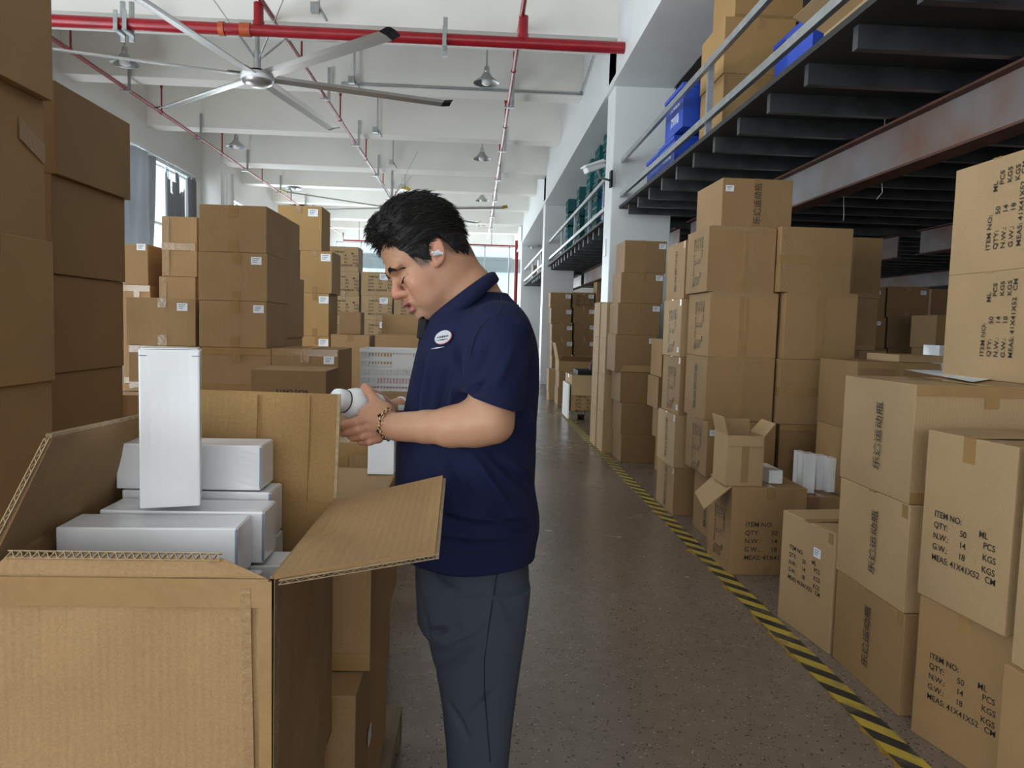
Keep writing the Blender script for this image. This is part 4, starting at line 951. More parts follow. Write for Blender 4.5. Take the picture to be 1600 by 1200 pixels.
# M4 darker cartons between
z = P(545, 553, Y=7.0).z
stack('', [(516, 577, 610, dict(Y=7.0, label='lower carton under the plain carton left of the white crate', tape=None)), (516, 577, 523, dict(Y=7.0, label='plain carton left of the white crate'))], 0.0, Y=7.0, Dp=0.5)
carton('dark carton standing on the plain carton left of the crate', P(529, 500, Y=7.25).x, P(564, 500, Y=7.25).x, 7.25, 7.5, P(545, 523, Y=7.0).z, P(545, 487, Y=7.25).z, m='kraft_dark', tape=None)
xa, xb = P(587, 540, Y=7.0).x, P(655, 540, Y=7.0).x
open_carton('open carton with a raised back flap behind the white crate', xa, xb, 6.95, 7.4, P(620, 600, Y=7.0).z, P(620, 523, Y=6.95).z, {'back': (0.19, 0, 0.97)}, m='kraft')
filler(xa, xb, 6.95, 7.4, P(620, 600, Y=7.0).z, 2)
# white lattice crate
def lattice_crate(x0, x1, y0, y1, z0, z1, label):
    o = empty('lattice_crate', ((x0+x1)/2, (y0+y1)/2, z0), label, 'crate'); w, d, h = (x1-x0)/2, (y1-y0)/2, z1-z0
    b = MB(); t = 0.006
    b.box(-w, w, -d, d, 0, t)
    for s in (-1, 1):
        for z in (0.0, 0.12, 0.32, 0.52, 0.72, 0.93):
            b.box(-w, w, s*d-t, s*d+t, z*h, z*h+(0.02 if z not in (0.93,) else 0.07*h)); b.box(s*w-t, s*w+t, -d, d, z*h, z*h+(0.02 if z != 0.93 else 0.07*h))
        n = 22
        for k in range(n+1): x = -w+2*w*k/n; b.box(x-0.0035, x+0.0035, s*d-t*0.7, s*d+t*0.7, 0, h)
        for k in range(13): y = -d+2*d*k/12; b.box(s*w-t*0.7, s*w+t*0.7, y-0.005, y+0.005, 0, h)
    b.build('lattice_wall', M['whiteplastic'], o)
    MB().box(-w-0.01, w+0.01, -d-0.012, -d+0.004, h-0.02, h+0.008).box(-w-0.01, w+0.01, d-0.004, d+0.012, h-0.02, h+0.008).box(-w-0.012, -w+0.004, -d, d, h-0.02, h+0.008).box(w-0.004, w+0.012, -d, d, h-0.02, h+0.008).build('rim', M['whiteplastic'], o, bevel=0.002)
    MB().box(-0.02, 0.13, -d-0.012, -d-0.006, h*0.55, h*0.9).build('label_plate', M['whiteplastic'], o)
    return o
cx0, cx1 = P(564, 580, Y=5.6).x, P(672, 580, Y=5.6).x
z0, z1 = P(600, 611, Y=5.6).z, P(600, 547, Y=5.6).z
lattice_crate(cx0, cx1, 5.6, 6.0, z0, z1, 'white lattice plastic crate behind the belly of the man')
tag(MB().box(cx0+0.12, cx0+0.36, 5.62, 5.78, z0+0.008, z0+0.10).build('pink_bag', M['pink'], bevel=0.02), 'pale pink bag inside the white lattice crate', 'bag')
tag(MB().box(cx0+0.03, cx1-0.05, 5.8, 5.97, z0+0.008, z0+0.15).build('white_bag', M['white_matt'], bevel=0.02), 'white packed goods filling the rear of the lattice crate', 'bag')
carton('carton carrying the white lattice crate', cx0-0.03, cx1+0.06, 5.55, 6.05, 0.5, z0, m='kraft_pale', tape='side'); filler(cx0-0.03, cx1+0.06, 5.55, 6.05, 0.5, 1)
# K2: cartons seen under the hands
kx0, kx1 = P(380, 700, Y=2.9).x, P(592, 700, Y=2.9).x
carton('carton under the bottle, its top seen between hands and open carton', P(470, 700, Y=2.7).x, P(592, 700, Y=2.7).x+0.02, 2.7, 3.25, 0.52, P(560, 692, Y=2.7).z, m='kraft', tape='edge'); filler(P(470, 700, Y=2.7).x, P(592, 700, Y=2.7).x, 2.7, 3.25, 0.52, 1)
carton('brown carton behind the bottle and the thumb', P(500, 640, Y=3.4).x, P(582, 640, Y=3.4).x, 3.4, 3.85, 0.6, P(560, 648, Y=3.4).z, m='kraft_dark', tape='tabs'); filler(P(500, 640, Y=3.4).x, P(582, 640, Y=3.4).x, 3.4, 3.85, 0.6, 1)
# box with the printed size behind the open carton, its shade put into darker board
q0, q1 = P(390, 600, Y=4.1).x, P(510, 600, Y=4.1).x
carton('shaded carton printed with its size, just above the open carton flap', q0, q1, 4.1, 4.5, 0.72, P(450, 578, Y=4.1).z, m='kraft_dark', tape=None, txt=[(T_SIZE, 'f', 0.10, 0.70, 0, 1.25)]); filler(q0, q1, 4.1, 4.5, 0.72, 2)
carton('plain carton low at the left behind the raised flap', P(150, 640, Y=3.95).x, P(222, 640, Y=3.95).x, 3.95, 4.4, 0.5, P(205, 617, Y=3.95).z, m='kraft', tape='side'); filler(P(150, 640, Y=3.95).x, P(222, 640, Y=3.95).x, 3.95, 4.4, 0.5, 1)
# K1: pallet stack right of the open carton
kx = -0.245
k_z1 = 0.965; k_z0 = P(560, 1050, Y=1.78).z
carton('taped carton beside the legs of the man, next to the open carton', -0.80, kx+0.015, 1.78, 2.42, k_z0, k_z1, m='kraft', tape='edge', yaw=-0.0)
carton('lower carton on the pallet beside the legs, with a sticker', -0.80, kx-0.0, 1.66, 2.30, 0.14, k_z0, m='kraft', tape=None, stk=('r', -0.25, 0.5, 1.0))
carton('small white carton standing on the taped carton below the hands', P(575, 700, Y=2.33).x, P(619, 700, Y=2.33).x, 2.30, 2.38, k_z1, k_z1+0.13, m='white_card', tape=None)
pallet(-1.05, kx+0.03, 1.2, 2.5, 'wooden pallet under the near cartons, beside the trousers')

# ================================================================== THE OPEN CARTON IN FRONT
Y0, Y1 = 1.08, 1.56
fr_ = P(425, 907, Y=Y0); bz_ = fr_.z
BX1 = fr_.x; BX0 = -0.69
T_ = 0.006
def corrugated_edge(mb_root, a, b, up, nrm, name='corrugated_edge', n=None, t=0.0065):
    """cut edge of a board: two liners with a zigzag flute between them"""
    a, b = Vector(a), Vector(b); L = (b-a).length; d = (b-a)/L; nrm = Vector(nrm).normalized(); up = Vector(up).normalized()
    n = n or int(L/0.0075); mb = MB()
    mb.prism([a-nrm*t/2, a-nrm*(t/2-0.0012), a-nrm*(t/2-0.0012)+up*0.006, a-nrm*t/2+up*0.006], [b-nrm*t/2, b-nrm*(t/2-0.0012), b-nrm*(t/2-0.0012)+up*0.006, b-nrm*t/2+up*0.006])
    mb.prism([a+nrm*(t/2-0.0012), a+nrm*t/2, a+nrm*t/2+up*0.006, a+nrm*(t/2-0.0012)+up*0.006], [b+nrm*(t/2-0.0012), b+nrm*t/2, b+nrm*t/2+up*0.006, b+nrm*(t/2-0.0012)+up*0.006])
    for k in range(n):
        s = -1 if k % 2 else 1; h = t/2-0.001
        p, q = a+d*(L*k/n)-nrm*h*s, a+d*(L*(k+1)/n)+nrm*h*s; w = d*0.0006
        mb.prism([p-w, p+w, p+w+up*0.0055, p-w+up*0.0055], [q-w, q+w, q+w+up*0.0055, q-w+up*0.0055])
    return mb
ob = empty('open_cardboard_box', ((BX0+BX1)/2, (Y0+Y1)/2, 0.56), 'large open carton in the foreground packed with glossy white cartons', 'box')
OB = Vector(ob.location)
def opart(mb, nm, m, **k): mb.v = [tuple(Vector(v)-OB) for v in mb.v]; return mb.build(nm, M[m], ob, **k)
zb0 = 0.56
opart(MB().box(BX0, BX1, Y0, Y1, zb0, zb0+T_), 'bottom', 'kraft')
def panel(a, b, c_, d_, nm='side_panel', m='kraft', sub=10, amp=0.003, seed=1, t=T_):
    """slightly wavy board between four corners (a b bottom, c d top)"""
    a, b, c_, d_ = map(Vector, (a, b, c_, d_)); n = (b-a).cross(d_-a).normalized(); mb = MB(); S = sub
    fr = []; bk = []
    for i in range(S+1):
        for j in range(S+1):
            u, v = i/S, j/S; p = a.lerp(b, u).lerp(d_.lerp(c_, u), v); k = math.sin(PI*u)*math.sin(PI*v)
            p = p + n*amp*(noise.noise(p*9+Vector((seed, 0, 0)))*2*min(1, 4*k)+0.3*k); fr.append(p); bk.append(p-n*t)
    idx = lambda i, j: i*(S+1)+j
    mb.add(fr, [(idx(i, j), idx(i+1, j), idx(i+1, j+1), idx(i, j+1)) for i in range(S) for j in range(S)], False)
    mb.add(bk, [(idx(i, j), idx(i, j+1), idx(i+1, j+1), idx(i+1, j)) for i in range(S) for j in range(S)], False)
    ring = [idx(i, 0) for i in range(S)]+[idx(S, j) for j in range(S)]+[idx(i, S) for i in range(S, 0, -1)]+[idx(0, j) for j in range(S, 0, -1)]
    allv = fr+bk; q = len(fr); mb.add(allv, [(r, ring[(k+1) % len(ring)], ring[(k+1) % len(ring)]+q, r+q)[::-1] for k, r in enumerate(ring)])
    return opart(mb, nm, m)
panel((BX0, Y0, zb0), (BX1, Y0, zb0), (BX1, Y0, bz_), (BX0, Y0, bz_), m='kraft', seed=3)                 # front
panel((BX1, Y0, zb0), (BX1, Y1, zb0), (BX1, Y1, bz_), (BX1, Y0, bz_), m='kraft', seed=5)                 # right
panel((BX1, Y1, zb0), (BX0, Y1, zb0), (BX0, Y1, bz_), (BX1, Y1, bz_), m='kraft_gold', seed=8)            # back
panel((BX0, Y1, zb0), (BX0, Y0, zb0), (BX0, Y0, bz_), (BX0, Y1, bz_), m='kraft', seed=9)                 # left
# flaps
fb0, fb1 = P(528, 616, Y=Y1+0.015), P(200, 613, Y=Y1+0.015)
panel((BX0+0.005, Y1+0.001, bz_), (BX1, Y1+0.001, bz_), (fb0.x, Y1+0.015, fb0.z), (BX0+0.01, Y1+0.015, fb0.z+0.004), 'flap', 'kraft_gold', amp=0.004, seed=11)
for i, u in enumerate((0.23, 0.60, 0.86)):   # scored creases down the rear flap
    x = BX0+(BX1-BX0)*u; opart(MB().tube([(x, Y1-0.0015, bz_+0.004), (x+0.004, Y1+0.008, fb0.z-0.004)], 0.0022, 6), 'crease', 'kraft_gold')
lf0, lf1 = P(76, 684, Y=1.15), P(224, 651, Y=1.54)
fl = panel((BX0-0.002, Y1-0.005, bz_), (BX0-0.002, Y0+0.005, bz_), lf0, lf1, 'flap', 'kraft', amp=0.004, seed=13)
rf0, rf1 = P(680, 866, Y=1.20), P(692, 747, Y=1.54)
panel((BX1+0.002, Y0+0.004, bz_), (BX1+0.002, Y1, bz_), rf1, rf0, 'flap', 'kraft', amp=0.005, seed=17)
ff0, ff1 = P(345, 872, Y=1.092), P(-40, 868, Y=1.092)
panel((BX0+0.004, Y0+0.001, bz_), (BX1-0.002, Y0+0.001, bz_), ff0, (BX0+0.03, ff0.y, ff0.z), 'flap', 'kraft', amp=0.003, seed=19)
nf = (Vector(ff0)-Vector((BX1, Y0, bz_))).normalized()
opart(corrugated_edge(ob, (BX0+0.03, ff0.y+0.003, ff0.z-0.001), (ff0.x, ff0.y+0.003, ff0.z-0.001), (0, -0.80, 0.60), (0, 0.60, 0.80), t=0.012, n=50), 'corrugated_edge', 'kraft_edge')
opart(corrugated_edge(ob, lf0, lf1, (0, 0, 1), (1, 0, 0), t=0.008), 'corrugated_edge', 'kraft_edge')
opart(corrugated_edge(ob, (BX0-0.002, Y0+0.005, bz_+0.01), lf0, (0, -1, 0), (1, 0, 0), t=0.008), 'corrugated_edge', 'kraft_edge')
opart(corrugated_edge(ob, rf0+Vector((0, 0, -0.004)), rf1+Vector((0, 0, -0.004)), (1, 0, 0), (0, 0, 1), t=0.008), 'corrugated_edge', 'kraft_edge')
opart(corrugated_edge(ob, Vector((BX1+0.01, Y0+0.004, bz_-0.003)), rf0+Vector((0, 0, -0.003)), (0, -1, 0), (0, 0, 1), t=0.007), 'corrugated_edge', 'kraft_edge')
opart(corrugated_edge(ob, Vector((BX1, Y1+0.001, bz_+0.01)), Vector((fb0.x, Y1+0.015, fb0.z)), (1, 0, 0), (0, 1, 0), t=0.007), 'corrugated_edge', 'kraft_edge')
# tape along the front top edge and the corner
opart(strip([(BX0+0.01, Y0-0.0045, bz_-0.018), (BX1-0.004, Y0-0.0045, bz_-0.018)], (0, 0, 1), 0.042), 'tape', 'tape')
opart(strip([(BX1-0.036, Y0-0.0052, bz_-0.01), (BX1-0.026, Y0-0.0052, zb0+0.02)], (1, 0, 0), 0.014), 'tape', 'tape_clear')
opart(strip([(BX1-0.008, Y0-0.0052, bz_-0.0), (BX1-0.006, Y0-0.0052, zb0+0.02)], (1, 0, 0), 0.018), 'tape', 'tape')
opart(strip([(BX1+0.0045, Y0+0.012, bz_-0.0), (BX1+0.0045, Y0+0.010, zb0+0.02)], (0, -1, 0), 0.028), 'tape', 'tape')
# box beneath the open carton
carton('cropped carton directly beneath the open carton in the foreground', BX0-0.01, BX1-0.01, Y0+0.02, Y1, 0.14, 0.555, m='kraft', tape=None)
pallet(BX0-0.05, BX1-0.01, Y0+0.0, 1.19, 'wooden pallet end under the foreground carton', 0.0) if False else None
# white cartons
def wc(label, x0, x1, y0, y1, z0, z1, yaw=0, tilt=0, flap=False):
    o = carton(label, x0, x1, y0, y1, z0, z1, yaw=yaw, m='white_card', tape=None, name='white_carton', cat='carton', tilt=tilt)
    w, d, h = (x1-x0-0.005)/2, (y1-y0-0.005)/2, z1-z0-0.001
    # end flap with slits
    if abs(x1-x0) > abs(z1-z0):
        MB().box(w, w+0.0016, -d+0.004, d-0.003, 0.004, h-0.002).build('end_flap', M['white_card'], o, bevel=0.0004)
        MB().box(w-0.0022, w+0.001, -d-0.0003, -d+0.003, h*0.05, h-0.004).build('slit', M['sticker_ink'], o)
    else:
        MB().box(-w+0.003, w-0.003, -d+0.003, d-0.002, h, h+0.0016).build('end_flap', M['white_card'], o, bevel=0.0004)
        for s in (-1, 1): MB().box(s*(w-0.007)-0.006, s*(w-0.007)+0.006, -d-0.0006, -d+0.001, h-0.012, h-0.0105).build('slit', M['sticker_ink'], o)
    return o
# base layers
zA0 = P(200, 862, Y=1.22).z
zA = P(230, 824, Y=1.235).z
xA0, xA1 = P(83, 830, Y=1.235).x, P(368, 820, Y=1.235).x
wa = 0.095
wc('frontmost white carton lying along the front flap', xA0, xA1, 1.235, 1.235+wa, zA-wa, zA, yaw=0.035)
yB = 1.335; zB = P(300, 798, Y=yB).z
xB0, xB1 = P(152, 805, Y=yB).x, P(412, 795, Y=yB).x
wc('white carton lying behind the frontmost one, the standing carton rests on it', xB0, xB1, yB, yB+wa, zB-wa, zB, yaw=0.01)
# standing carton on A/B
sY = 1.315; sb = P(272, 794, Y=sY).z; st_ = P(265, 545, Y=sY).z
sx0, sx1 = P(224, 680, Y=sY).x, P(313, 680, Y=sY).x
wc('upright white carton standing on the lying cartons', sx0-0.020, sx1-0.014, sY, sY+0.085, max(sb, zA+0.001, zB+0.001), st_, yaw=0.30)
yC = 1.44; zC = P(300, 694, Y=yC).z; zC0 = P(300, 766, Y=yC).z
xC0, xC1 = P(178, 735, Y=yC).x, P(408, 725, Y=yC).x
wc('upper white carton lying behind the standing carton', xC0, xC1, yC, yC+0.10-0.005, zC0, zC, yaw=0.01)
xD0, xD1 = P(205, 720, Y=yC).x, P(419, 800, Y=yC).x
wc('middle white carton under the upper one', xC0+0.01, xC1+0.018, yC, yC+0.095, zC0-0.097, zC0-0.001)
zE = zC0-0.098
wc('lowest white carton of the rear pile, mostly hidden', xC0+0.03, xC1+0.02, yC, yC+0.095, zE-0.097, zE)
# right lower ones
yR = 1.24
zR = P(450, 868, Y=yR).z
xr1 = P(432, 880, Y=1.22).x
wc('low white carton by the right wall of the open carton, nearest', xB1-0.02+0.0, BX1-0.012, 1.12, 1.225, zA-wa-0.095, P(415, 880, Y=1.13).z if False else zA-wa-0.005)
wc('low white carton by the right wall, behind the nearest one', xB1-0.25, BX1-0.010, 1.335, 1.43, zB-wa-0.10, zB-wa-0.002)
wc('low white carton under the frontmost one', xA0+0.02, xA1+0.02, 1.24, 1.33, zA-wa-0.10, zA-wa-0.002)
for k in range(2):
    zt_ = min(zA-wa-0.10, zB-wa-0.10)-0.002-k*0.098
for k, (ya_, yb_, zt_) in enumerate(((1.09, 1.24, zA-wa-0.103), (1.24, 1.335, zA-wa-0.103), (1.335, 1.435, zB-wa-0.103), (1.44, 1.545, zE-0.099))):
    carton('hidden white carton filling the bottom of the open carton', BX0+0.02, BX1-0.02, ya_, yb_, zb0+T_+0.001, zt_, m='white_card', tape=None, name='white_carton', cat='carton', group='hidden white cartons')
# security camera on the first column
cc = P(935, 261, Y=9.3)
t = empty('security_camera', cc, 'white bullet security camera on the first white column', 'camera')
MB().bar((-0.17, -0.06, -0.05), (0.06, 0.02, 0.05), 0.11, 0.10).build('camera_body', M['whiteplastic'], t, bevel=0.012)
MB().bar((-0.20, -0.07, -0.03), (0.07, 0.025, 0.075), 0.13, 0.02).build('sunshield', M['whiteplastic'], t, bevel=0.004)
dx = 1.655-cc.x
MB().tube([(0.0, 0, -0.03), (0.04, 0.05, -0.12), (dx, 0.2, -0.12)], 0.015, 8).build('bracket', M['galv'], t)
MB().box(dx-0.02, dx+0.002, 0.14, 0.26, -0.2, 0.0).build('wall_plate', M['black'], t)
c2 = P(836, 386, Y=28.0)
t2 = empty('security_camera', c2, 'tiny white security camera at the far column', 'camera')
MB().bar((-0.15, -0.05, -0.04), (0.1, 0.02, 0.04), 0.12, 0.10).build('camera_body', M['whiteplastic'], t2, bevel=0.01)
MB().tube([(0.0, 0, 0), (0.1, 0.05, 0.02), (1.66-c2.x, 0.15, 0.02)], 0.02, 6).build('bracket', M['galv'], t2)
# plates on the first column
p = P(946, 386, X=1.66)
tag(MB().box(1.648, 1.66, p.y-0.05, p.y+0.05, p.z-0.12, p.z+0.1).build('wall_socket', M['whiteplastic'], bevel=0.003), 'white socket plate on the aisle face of the first column', 'socket')
# thin wires hanging below the mezzanine
for px, py0, py1, Y, lab in ((1318, 270, 345, 6.0, 'thin white wire hanging under the mezzanine, left'), (1378, 258, 312, 5.2, 'thin curved wire hanging under the mezzanine, right')):
    a, b = P(px, py0, Y=Y), P(px, py1, Y=Y)
    tag(MB().tube([(a.x, a.y, 2.932), (a.x+0.005, a.y, a.z-0.1), (b.x, b.y, b.z+0.05), (b.x-0.04*(Y < 5.5), b.y, b.z)], 0.0022, 5).build('hanging_wire', M['whiteplastic']), lab, 'wire')
# ================================================================== THE MAN
class SDF:
    def __init__(s, lo, hi, res):
        s.lo = np.array(lo, float); s.res = res; s.n = np.ceil((np.array(hi)-s.lo)/res).astype(int)+1
        s.D = np.full(s.n, 0.08, np.float32)
    def _win(s, lo, hi, pad):
        a = np.clip(np.floor((np.array(lo)-pad-s.lo)/s.res).astype(int), 0, s.n-1); b = np.clip(np.ceil((np.array(hi)+pad-s.lo)/s.res).astype(int)+1, 1, s.n)
        sl = tuple(slice(a[i], b[i]) for i in range(3))
        g = [(s.lo[i]+s.res*np.arange(a[i], b[i])).astype(np.float32) for i in range(3)]
        return sl, g[0][:, None, None], g[1][None, :, None], g[2][None, None, :]
    def put(s, sl, d, k, mode):
        o = s.D[sl]
        if mode == 'add':
            h = np.maximum(k-np.abs(o-d), 0)/k; s.D[sl] = np.minimum(o, d)-h*h*k*0.25
        elif mode == 'sub':
            d = -d; h = np.maximum(k-np.abs(o-d), 0)/k; s.D[sl] = np.maximum(o, d)+h*h*k*0.25
    def cone(s, a, b, ra, rb, k=0.012, mode='add'):
        a, b = np.array(a, float), np.array(b, float); r = max(ra, rb)
        sl, x, y, z = s._win(np.minimum(a, b)-r, np.maximum(a, b)+r, k+0.02)
        ab = b-a; L = ab@ab+1e-12
        t = np.clip(((x-a[0])*ab[0]+(y-a[1])*ab[1]+(z-a[2])*ab[2])/L, 0, 1)
        d = np.sqrt((x-a[0]-t*ab[0])**2+(y-a[1]-t*ab[1])**2+(z-a[2]-t*ab[2])**2)-(ra+(rb-ra)*t)
        s.put(sl, d.astype(np.float32), k, mode)
    def chain(s, pts, rs, k=0.012, mode='add'):
        for i in range(len(pts)-1): s.cone(pts[i], pts[i+1], rs[i], rs[i+1], k, mode)
    def ell(s, c, r, k=0.012, axes=None, mode='add'):
        c = np.array(c, float); r = np.array(r, float); m = r.max()
        sl, x, y, z = s._win(c-m, c+m, k+0.02)
        A = np.eye(3) if axes is None else np.array([np.array(v) for v in axes])
        q = [((x-c[0])*A[i][0]+(y-c[1])*A[i][1]+(z-c[2])*A[i][2]) for i in range(3)]
        k0 = np.sqrt(sum((q[i]/r[i])**2 for i in range(3))); k1 = np.sqrt(sum((q[i]/r[i]**2)**2 for i in range(3)))+1e-9
        d = k0*(k0-1)/k1
        s.put(sl, d.astype(np.float32), k, mode)
    def loft(s, tab, o, ax, k=0.02, p=2.0, mode='add', clip=None):
        """tab rows (h, back, front, halfwidth[, side offset]) along ax[2]; ax = (forward, side, up)"""
        tab = np.array(sorted(tab), float); o = np.array(o, float); F, S_, U = [np.array(v, float) for v in ax]
        c = []
        for r in (tab[0], tab[-1], *tab):
            for f in (r[1], r[2]):
                for w in (-r[3], r[3]): c.append(o+F*f+S_*w+U*r[0])
        c = np.array(c); sl, x, y, z = s._win(c.min(0), c.max(0), k+0.02)
        dx, dy, dz = x-o[0], y-o[1], z-o[2]
        u = dx*U[0]+dy*U[1]+dz*U[2]; f = dx*F[0]+dy*F[1]+dz*F[2]; v = dx*S_[0]+dy*S_[1]+dz*S_[2]
        uc = np.clip(u, tab[0][0], tab[-1][0])
        # smooth the table a little by a fine resample
        h = np.linspace(tab[0][0], tab[-1][0], 160); cols = [np.interp(h, tab[:, 0], tab[:, j]) for j in range(1, tab.shape[1])]
        ker = np.hanning(13); ker /= ker.sum()
        cols = [np.convolve(np.pad(q, 6, mode='edge'), ker, 'valid') for q in cols]
        bk, fr, w = [np.interp(uc, h, q) for q in cols[:3]]
        so = np.interp(uc, h, cols[3]) if len(cols) > 3 else 0
        rf = (fr-bk)/2; fc = (fr+bk)/2
        q = (np.abs((f-fc)/rf)**p+np.abs((v-so)/w)**p)**(1/p)
        d = (q-1)*np.minimum(rf, w); out = np.abs(u-uc)
        d = np.where(out > 0, np.sqrt(np.maximum(d, 0)**2+out**2), d)
        if clip is not None: d = clip(d, f, v, u)
        s.put(sl, d.astype(np.float32), k, mode)
    def sample(s, p):
        q = (np.array(p)-s.lo)/s.res; i = np.clip(np.floor(q).astype(int), 0, s.n-2); t = q-i; v = 0
        for a in (0, 1):
            for b in (0, 1):
                for c in (0, 1):
                    v += s.D[i[0]+a, i[1]+b, i[2]+c]*(t[0] if a else 1-t[0])*(t[1] if b else 1-t[1])*(t[2] if c else 1-t[2])
        return v
    def hit(s, p, d, L=0.2):
        """first surface met going from p along d"""
        p = np.array(p, float); d = np.array(d, float); d /= np.linalg.norm(d); t = 0
        while t < L:
            if s.sample(p+d*t) < 0: return p+d*t
            t += s.res*0.4
        return p+d*L*0.5
    def mesh(s, smooth=1):
        D_ = s.D; S_ = D_ < 0; n = s.n
        c = np.zeros(n-1, np.int8)
        for a in (0, 1):
            for b in (0, 1):
                for e in (0, 1): c += S_[a:n[0]-1+a, b:n[1]-1+b, e:n[2]-1+e]
        act = np.argwhere((c > 0) & (c < 8)); idx = np.full(n-1, -1, np.int32); idx[tuple(act.T)] = np.arange(len(act))
        acc = np.zeros((len(act), 3)); cnt = np.zeros(len(act))
        cor = {}
        for a in (0, 1):
            for b in (0, 1):
                for e in (0, 1): cor[(a, b, e)] = D_[act[:, 0]+a, act[:, 1]+b, act[:, 2]+e]
        for ax in range(3):
            for q in ((0, 0), (0, 1), (1, 0), (1, 1)):
                p0 = list(q); p0.insert(ax, 0); p1 = list(q); p1.insert(ax, 1)
                d0, d1 = cor[tuple(p0)], cor[tuple(p1)]; m = (d0 < 0) != (d1 < 0)
                t = np.where(m, d0/np.where(m, d0-d1, 1), 0); pt = np.tile(np.array(p0, float), (len(act), 1)); pt[:, ax] += t
                acc[m] += pt[m]; cnt[m] += 1
        V = (acc/cnt[:, None]+act)*s.res+s.lo
        faces = []
        for ax in range(3):
            o1, o2 = [i for i in range(3) if i != ax]
            sa = [slice(None)]*3; sb = [slice(None)]*3; sa[ax] = slice(0, -1); sb[ax] = slice(1, None)
            A, B = S_[tuple(sa)], S_[tuple(sb)]; e = np.argwhere(A != B)
            ok = (e[:, o1] > 0) & (e[:, o2] > 0) & (e[:, o1] < n[o1]-1) & (e[:, o2] < n[o2]-1); e = e[ok]
            inside = A[tuple(e.T)]
            q = []
            for d1, d2 in ((-1, -1), (0, -1), (0, 0), (-1, 0)):
                w = e.copy(); w[:, o1] += d1; w[:, o2] += d2; q.append(idx[tuple(w.T)])
            q = np.stack(q, 1); flip = inside if ax != 1 else ~inside
            q[~flip] = q[~flip][:, ::-1]; faces.append(q)
        F = np.concatenate(faces)
        for _ in range(smooth):
            acc = np.zeros_like(V); cn = np.zeros(len(V))
            for a, b in ((0, 1), (1, 2), (2, 3), (3, 0)):
                np.add.at(acc, F[:, a], V[F[:, b]]); np.add.at(acc, F[:, b], V[F[:, a]]); np.add.at(cn, F[:, a], 1); np.add.at(cn, F[:, b], 1)
            V = V*0.4+0.6*acc/np.maximum(cn, 1)[:, None]
        return V, F
def np_mesh(name, V, F, m, parent=None, smooth=True):
    me = D.meshes.new(name); me.vertices.add(len(V)); me.vertices.foreach_set('co', V.astype(np.float32).ravel())
    k = F.shape[1]; me.loops.add(len(F)*k); me.loops.foreach_set('vertex_index', F.astype(np.int32).ravel())
    me.polygons.add(len(F)); me.polygons.foreach_set('loop_start', np.arange(0, len(F)*k, k, dtype=np.int32)); me.polygons.foreach_set('loop_total', np.full(len(F), k, np.int32))
    me.update(calc_edges=True); me.validate(); me.polygons.foreach_set('use_smooth', np.full(len(F), smooth))
    me.materials.append(m); o = D.objects.new(name, me); COL.objects.link(o)
    if parent: o.parent = parent
    return o

# materials of the man
def skin_mat():
    m = D.materials.new('skin'); m.use_nodes = True; nt = m.node_tree; b = nt.nodes['Principled BSDF']
    at = nt.nodes.new('ShaderNodeAttribute'); at.attribute_name = 'tone'
    n = nt.nodes.new('ShaderNodeTexNoise'); n.inputs['Scale'].default_value = 60; n.inputs['Detail'].default_value = 5
    tc = nt.nodes.new('ShaderNodeTexCoord'); nt.links.new(tc.outputs['Object'], n.inputs['Vector'])
    r = nt.nodes.new('ShaderNodeMapRange'); r.inputs[3].default_value = 0.9; r.inputs[4].default_value = 1.06; nt.links.new(n.outputs[0], r.inputs[0])
    mx = nt.nodes.new('ShaderNodeMix'); mx.data_type = 'RGBA'; mx.blend_type = 'MULTIPLY'; mx.inputs[0].default_value = 1
    nt.links.new(at.outputs['Color'], mx.inputs[6]); nt.links.new(r.outputs[0], mx.inputs[7]); nt.links.new(mx.outputs[2], b.inputs['Base Color'])
    b.inputs['Roughness'].default_value = 0.45; b.inputs['Specular IOR Level'].default_value = 0.4
    b.inputs['Subsurface Weight'].default_value = 0.12; b.inputs['Subsurface Radius'].default_value = (0.012, 0.005, 0.003); b.inputs['Subsurface Scale'].default_value = 1.0
    bp = nt.nodes.new('ShaderNodeBump'); bp.inputs['Strength'].default_value = 0.12; bp.inputs['Distance'].default_value = 0.002
    n2 = nt.nodes.new('ShaderNodeTexNoise'); n2.inputs['Scale'].default_value = 350; nt.links.new(tc.outputs['Object'], n2.inputs['Vector'])
    nt.links.new(n2.outputs[0], bp.inputs['Height']); nt.links.new(bp.outputs[0], b.inputs['Normal'])
    return m
M['skin'] = skin_mat()
M['hair'] = mat('black_hair', (0.010, 0.008, 0.007), 0.55, spec=0.35, bump=0.5, bump_scale=180)
M['polo'] = mat('navy_pique_cotton', (0.0085, 0.0125, 0.050), 0.85, spec=0.25, noise_amt=0.15, noise_scale=8, bump=0.35, bump_scale=420)
M['polo_rib'] = mat('navy_rib_knit', (0.008, 0.012, 0.046), 0.85, spec=0.25, bump=0.3, bump_scale=300)
M['trouser'] = mat('slate_grey_trouser_cloth', (0.050, 0.060, 0.082), 0.8, spec=0.25, noise_amt=0.1, noise_scale=6, bump=0.15, bump_scale=500)
M['seam'] = mat('dark_stitching', (0.012, 0.013, 0.018), 0.9)
M['gold'] = mat('rose_gold_chain', (0.62, 0.42, 0.28), 0.22, metal=1.0)
M['bottle'] = mat('matt_white_bottle', (0.80, 0.84, 0.86), 0.38, spec=0.45)

